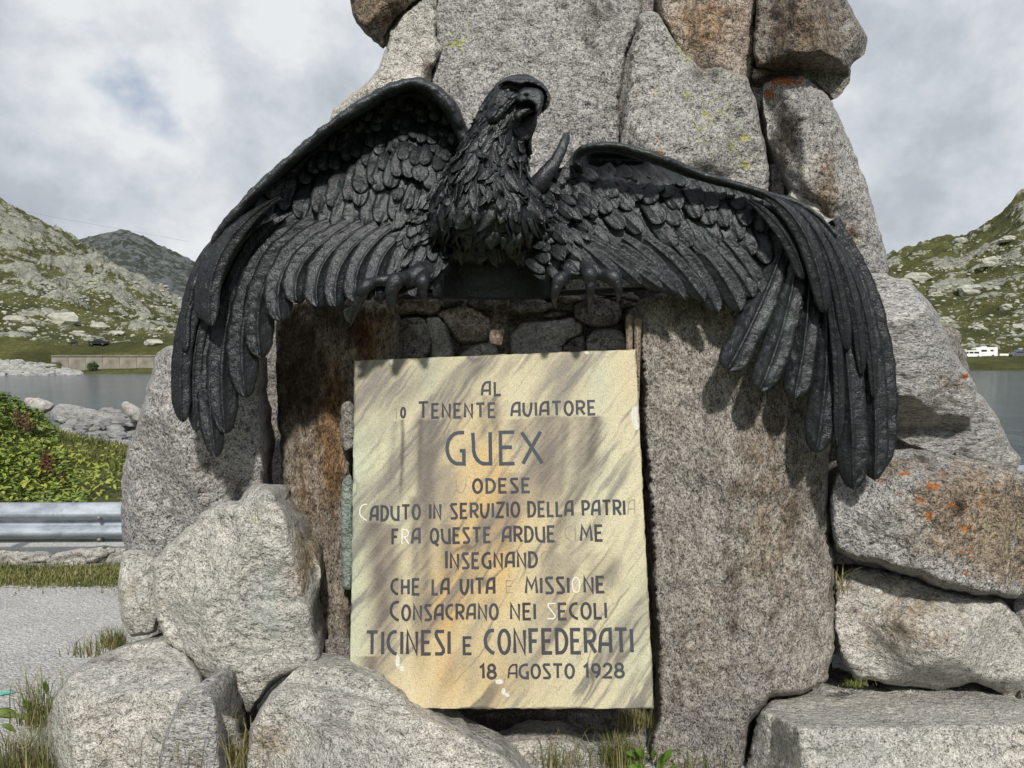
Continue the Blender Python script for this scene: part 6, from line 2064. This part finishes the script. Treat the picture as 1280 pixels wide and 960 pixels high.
# ------------------------------------------------------------------ shore rocks, plants
def near_left():
    for i, (pl, Y, T, m, lb) in enumerate([
        ([(62, 516), (74, 506), (100, 508), (130, 514), (165, 520), (178, 530), (172, 542), (140, 546), (104, 542), (80, 534), (66, 526)], 15.0, .9, G_FOL, 'broad flat grey slab by the water just left of the big rounded boulder'),
        ([(30, 500), (48, 497), (66, 503), (70, 512), (52, 518), (34, 512)], 15.5, .5, G_LIGHT, 'small pale rock at the water behind the green bank'),
        ([(152, 506), (158, 500), (170, 510), (184, 522), (176, 530), (160, 518)], 14.2, .3, G_LIGHT, 'tilted white stone standing beside the flat slab at the water'),
        ([(92, 548), (120, 546), (150, 550), (185, 556), (190, 572), (150, 576), (116, 570), (96, 562)], 13.0, .6, G_FOL, 'darker ledge of rock below the flat shore slab'),
        ([(112, 574), (140, 572), (180, 578), (190, 600), (150, 604), (128, 596)], 12.0, .5, G_LIGHT, 'pale rock below the darker ledge near the boulder'),
        ([(84, 600), (104, 588), (124, 590), (136, 604), (134, 622), (100, 624), (84, 612)], 9.6, .35, G_DARK, 'dark rock poking out of the leaves above the guardrail'),
        ([(126, 610), (150, 600), (185, 604), (190, 640), (140, 642), (124, 630)], 9.2, .35, G_DARK, 'dark rock beside the left boulder above the guardrail'),
        ([(20, 520), (40, 513), (56, 520), (52, 534), (30, 534)], 12.0, .4, G_DARK, 'grey rock half buried in the green bank'),
        ([(60, 538), (86, 534), (104, 546), (96, 560), (70, 556)], 12.6, .4, G_LIGHT, 'small light rock at the edge of the green bank beside the ledge'),
        ([(-30, 690), (20, 686), (60, 690), (70, 702), (30, 708), (-30, 706)], 5.99, .16, G_LIGHT, 'flat pale slab under the guardrail at the left edge'),
        ([(50, 704), (70, 690), (100, 684), (134, 682), (150, 688), (120, 704), (90, 712)], 5.98, .16, G_LIGHT, 'flat slanting slab under the guardrail beside the boulder'),
        ([(128, 700), (146, 684), (170, 686), (176, 716), (150, 722), (134, 714)], 5.97, .16, G_LIGHT, 'light stone under the guardrail end next to the left boulder'),
    ]):
        o = rock(pl, Y, T * .5, 14, m, 2.0, 120 + i, spacing=3.0, facets=4, fg=.5, amp=.07, back=T, label=lb, cat='rock', name='shore_rock')
    rs = np.random.default_rng(31)
    vs, fs, k = [], [], 0
    for i in range(260):
        u, v = rs.uniform(40, 200), rs.uniform(512, 600)
        if u < 62 + (v - 512) * .75: continue
        Y = 15.5 - (v - 512) / 88 * 5
        s_ = rs.uniform(.05, .2)
        V, Fc = blob(rs, s_, s_ * .8, s_ * rs.uniform(.4, .7))
        c, s__ = math.cos(i), math.sin(i)
        V = V @ np.array([[c, s__, 0], [-s__, c, 0], [0, 0, 1]]) + P(u, v, Y)
        vs.append(V); fs += [tuple(int(a) + k for a in f) for f in Fc]; k += len(V)
    tag(mk('shore_stones', np.vstack(vs), fs, simple('shore_stone_near', (0.20, 0.20, 0.195), .9, var=.45, vscale=4, bump=.8, bscale=25), smooth=False), kind='stuff')

    def leafy(n, area, smin, smax, hmax, mat, name, sel=None):
        V, Fc = [], []
        _c = {}
        for i in range(n):
            x, y = area(rs)
            z0 = gz_fast(x, y)
            hgt = hmax * rs.random() ** .6 * (0.6 + 0.8 * (.5 + .5 * math.sin(x * 5.1 + 2 * math.sin(y * 3.3)) * math.sin(y * 4.3 + x)))
            s = rs.uniform(smin, smax)
            az = rs.uniform(0, 2 * math.pi); el = rs.uniform(-.2, .9)
            d = np.array([math.cos(az) * math.cos(el), math.sin(az) * math.cos(el), math.sin(el)])
            sd = norm(np.cross(d, [0, 0, 1]) + rs.normal(size=3) * .25)
            c = np.array([x, y, z0 + hgt])
            up = np.cross(sd, d)
            k = len(V)
            V += [c - d * s, c - d * s * .2 + sd * s * .45 + up * s * .1, c + d * s * .5 + sd * s * .3 + up * s * .02, c + d * s - up * s * .15, c + d * s * .5 - sd * s * .3 + up * s * .02, c - d * s * .2 - sd * s * .45 + up * s * .1, c + up * s * .0]
            Fc += [(k, k + 6, k + 1), (k + 1, k + 6, k + 2), (k + 2, k + 6, k + 3), (k + 3, k + 6, k + 4), (k + 4, k + 6, k + 5), (k + 5, k + 6, k)]
        return mk(name, V, Fc, mat, smooth=False)

    def leafmat(name, c1, c2, c3):
        m, g = new_mat(name)
        tc = g.n('ShaderNodeTexCoord').outputs['Object']
        n = g.noise(tc, 1.6, 4, .6); n2 = g.noise(tc, 22, 3, .6)
        c = g.mix(g.step(n, .38, .6), g.mix(g.step(n2, .35, .65), c1, c2), g.mix(g.step(n2, .35, .65), c2, c3))
        b = finish(g, c, .55, None, 0, 0, 0, .35)
        return m
    M1 = leafmat('bank_leaves', (0.055, 0.095, 0.016), (0.11, 0.17, 0.026), (0.19, 0.23, 0.045))
    M2 = leafmat('bank_leaves_yellow', (0.13, 0.18, 0.02), (0.21, 0.26, 0.035), (0.30, 0.32, 0.06))
    o = leafy(17000, lambda r: (lambda y: (-9.2 + (9.2 - 3.9 - (y - 7.2) * 0.72) * r.random(), y))(7.0 + 4.6 * r.random()), .012, .055, .19, M1, 'bank_foliage')
    tag(o, kind='stuff')
    o = leafy(3200, lambda r: (-5.6 + r.normal() * .9, 8.4 + r.normal() * .7), .02, .045, .26, M2, 'bank_foliage_pale')
    tag(o, kind='stuff')
    o = leafy(1500, lambda r: (-6.6 + r.normal() * .5, 8.0 + r.normal() * .5), .06, .11, .24, M1, 'broad_leaf_cover')
    tag(o, kind='stuff')
    # reddish dock stalks
    M3 = simple('dock_red', (0.105, 0.05, 0.025), .8, var=.4, vscale=12)
    for i, (u, v, h) in enumerate([(62, 610, .40), (54, 604, .32), (25, 548, .36), (36, 545, .30), (80, 620, .24)]):
        for Y in (8.4 if v > 580 else 10.0,):
            p = P(u, v, Y)
            z0 = gz_fast(p[0], p[1])
            base = np.array([p[0], p[1], min(z0, p[2])])
            top = np.array([p[0] + rs.uniform(-.05, .05), p[1], p[2] + h])
            V, Fc = tube_vf([base, (base + top) / 2, top], [.008, .007, .004], 5, 8)
            V = list(V); Fc = list(Fc)
            for j in range(120):
                t = .35 + .65 * rs.random()
                c = base * (1 - t) + top * t + rs.normal(size=3) * .05 * (1.25 - t)
                a, b = norm(rs.normal(size=3)) * .020, norm(rs.normal(size=3)) * .014
                k = len(V); V += [c - a, c + b, c + a, c - b]; Fc.append((k, k + 1, k + 2, k + 3))
            tag(mk('dock_plant', V, Fc, M3, smooth=False), ['reddish dock stalk in the middle of the green bank, the tallest of the front group', 'reddish dock stalk just left of the tallest one in the front group', 'reddish dock seed head high on the bank near the left edge',
                'reddish dock seed head high on the bank, right of the one near the edge', 'short reddish dock stalk low on the bank close to the guardrail'][i], 'plant', 'dock plants on the bank')

    # grass
    def bladevf(base, h, lean, w, rs):
        a = rs.uniform(0, 2 * math.pi)
        d = np.array([math.cos(a), math.sin(a), 0]) * lean
        s = np.array([-math.sin(a), math.cos(a), 0]) * w
        return [base - s, base + s, base + d * .3 * h + np.array([0, 0, h * .55]) + s * .7, base + d * .3 * h + np.array([0, 0, h * .55]) - s * .7, base + d * h + np.array([0, 0, h * (1 - .35 * lean)])]

    def grass(n, pos, h0, h1, mat, name, lean=.6, w=.0022, label=None, kind='stuff', cat=None):
        V, Fc = [], []
        for i in range(n):
            b = pos(rs)
            k = len(V)
            V += bladevf(np.array(b), rs.uniform(h0, h1), rs.uniform(.1, lean) * 1.2, w * rs.uniform(.6, 1.4), rs)
            Fc += [(k, k + 1, k + 2, k + 3), (k + 3, k + 2, k + 4)]
        o = mk(name, V, Fc, mat, smooth=False)
        return tag(o, label, cat, None, kind)
    MG = leafmat('grass_blades', (0.055, 0.075, 0.016), (0.11, 0.13, 0.030), (0.19, 0.185, 0.06))
    MD = leafmat('dry_grass_blades', (0.16, 0.13, 0.055), (0.24, 0.20, 0.10), (0.30, 0.27, 0.15))

    def gz(x, y):
        return gz_fast(x, y)

    def strip(r):
        x = r.uniform(-6, -2.4); y = 5.58 + r.normal() * .14
        return (x, y, gz(x, y))
    grass(12000, strip, .015, .05, MG, 'grass_verge', w=.004)
    grass(2500, strip, .02, .06, MD, 'dry_grass_verge', w=.003)

    def bank(r):
        x = r.uniform(-9, -4.6); y = 9.6 + 2.4 * r.random()
        return (x, y, gz(x, y))
    grass(9000, bank, .06, .22, MG, 'bank_grass', w=.006)

    def tuft(u, v, Y, su, sv, n, h0, h1, label, mats=(MG, MD), lean=.8, w=.0018):
        p0 = P(u, v, Y)
        root = empty('grass_tuft', p0)
        tag(root, label, 'grass tuft')
        for mi, (m_, nn) in enumerate(zip(mats, (int(n * .6), int(n * .4)))):
            V, Fc = [], []
            for i in range(nn):
                b = P(u + rs.normal() * su, v + abs(rs.normal()) * sv * .4, Y + rs.normal() * .04)
                k = len(V)
                V += bladevf(b, rs.uniform(h0, h1), rs.uniform(.1, lean), w * rs.uniform(.6, 1.4), rs)
                Fc += [(k, k + 1, k + 2, k + 3), (k + 3, k + 2, k + 4)]
            o = mk('green_blades' if mi == 0 else 'dry_blades', V, Fc, m_, root, smooth=False)
            o['kind'] = 'stuff'
    tuft(142, 806, 3.35, 9, 8, 260, .03, .12, 'short green grass tuft growing at the corner of the small left block')
    tuft(112, 818, 3.1, 14, 6, 90, .03, .12, 'sparse grass behind the massive bottom left boulder', lean=1.1)
    tuft(26, 975, 2.75, 22, 14, 480, .07, .28, 'large yellow green grass clump at the lower left edge beside the boulder')
    tuft(48, 905, 2.85, 14, 14, 160, .10, .30, 'thin tall grass behind the clump at the lower left edge', lean=.9)
    tuft(291, 955, 2.68, 11, 24, 420, .05, .16, 'brownish grass between the pointed stone and the large centre boulder')
    tuft(286, 905, 2.78, 8, 14, 160, .03, .09, 'short dry grass in the gap below the leaning pale boulder', mats=(MD, MG))
    tuft(778, 962, 2.98, 14, 20, 420, .08, .22, 'tall grass hanging below the right corner of the plaque', lean=.55)
    tuft(792, 905, 3.1, 10, 10, 240, .04, .12, 'dry grass hanging in the shade under the plaque corner', mats=(MD, MG), lean=.5)
    tuft(700, 960, 2.95, 18, 10, 120, .05, .18, 'sparse thin grass at the bottom centre', lean=1.2)
    tuft(880, 965, 2.95, 26, 10, 110, .04, .16, 'sparse grass stalks at the foot of the smooth pillar', lean=1.2)
    tuft(1068, 856, 3.0, 8, 5, 160, .01, .035, 'tiny green moss tuft on the plinth below the stacked boulders', mats=(MG, MG), w=.002)
    tuft(1050, 735, 2.98, 6, 16, 30, .05, .16, 'few dry grass stalks in the crack left of the pale tan boulder', mats=(MD, MD), lean=1.4)
    tuft(240, 960, 2.45, 50, 8, 70, .05, .22, 'scattered thin stalks in front of the bottom left boulder', mats=(MD, MD), lean=1.3, w=.0012)

    # broad leaves
    def broad(name, items, label, mat):
        root = empty(name, P(items[0][0], items[0][1], items[0][4]))
        tag(root, label, 'plant')
        for (u, v, L_, ang, Y) in items:
            B = P(u, v, Y)
            d = np.array([math.cos(ang), -.35, math.sin(ang)])
            T = B + d * L_
            C = (B + T) / 2 + np.array([0, -.01, .02])
            o = feather3(B, C, T, np.array([0, -.8, .5]), L_ * .42, root, name='leaf', mat=mat, t0=.35, point=.9, camber=-.1, ridge=-.04, barb=.0, base_w=.3, thick=.001, nt=10, ns=5)
    MB = leafmat('broad_leaf', (0.06, 0.10, 0.016), (0.10, 0.15, 0.022), (0.16, 0.20, 0.03))
    broad('broad_leaf_plant', [(24, 896, .085, 2.8, 2.82), (42, 890, .06, 2.0, 2.84), (60, 868, .06, 1.45, 2.9), (45, 902, .06, 2.6, 2.85), (20, 915, .05, 2.4, 2.8)], 'few dark green broad leaves beside the bottom left boulder', MB)
    MB2 = leafmat('fresh_leaf', (0.05, 0.11, 0.012), (0.09, 0.17, 0.018), (0.13, 0.22, 0.03))
    its = []
    for i in range(9):
        its.append((rs.uniform(796, 836), rs.uniform(945, 972), rs.uniform(.04, .075), rs.uniform(.2, 2.9), 2.92 + rs.uniform(-.04, .04)))
    broad('broad_leaf_plant', its, 'fresh bright green leaves at the bottom edge under the plaque corner', MB2)
    # turquoise paint mark on the gravel
    p = P(6, 868, 1.0) - np.array([0, 0, EYE])
    k = -EYE / p[2]
    c = np.array([0, 0, EYE]) + p * k
    pts = []
    for i in range(24):
        a = i / 24 * 2 * math.pi
        r = 1 + .35 * math.sin(3 * a + 1) + .2 * math.sin(5 * a)
        pts.append((c[0] + .03 * r * math.cos(a), c[1] + .022 * r * math.sin(a), gz_fast(c[0], c[1]) + .008 + .002 * math.sin(4 * a)))
    tag(mk('paint_mark', pts, [tuple(range(24))], simple('turquoise_paint', (.12, .42, .35), .7, var=.2, vscale=30), smooth=False), 'small turquoise paint mark on the gravel at the left edge', 'paint mark')


near_left()
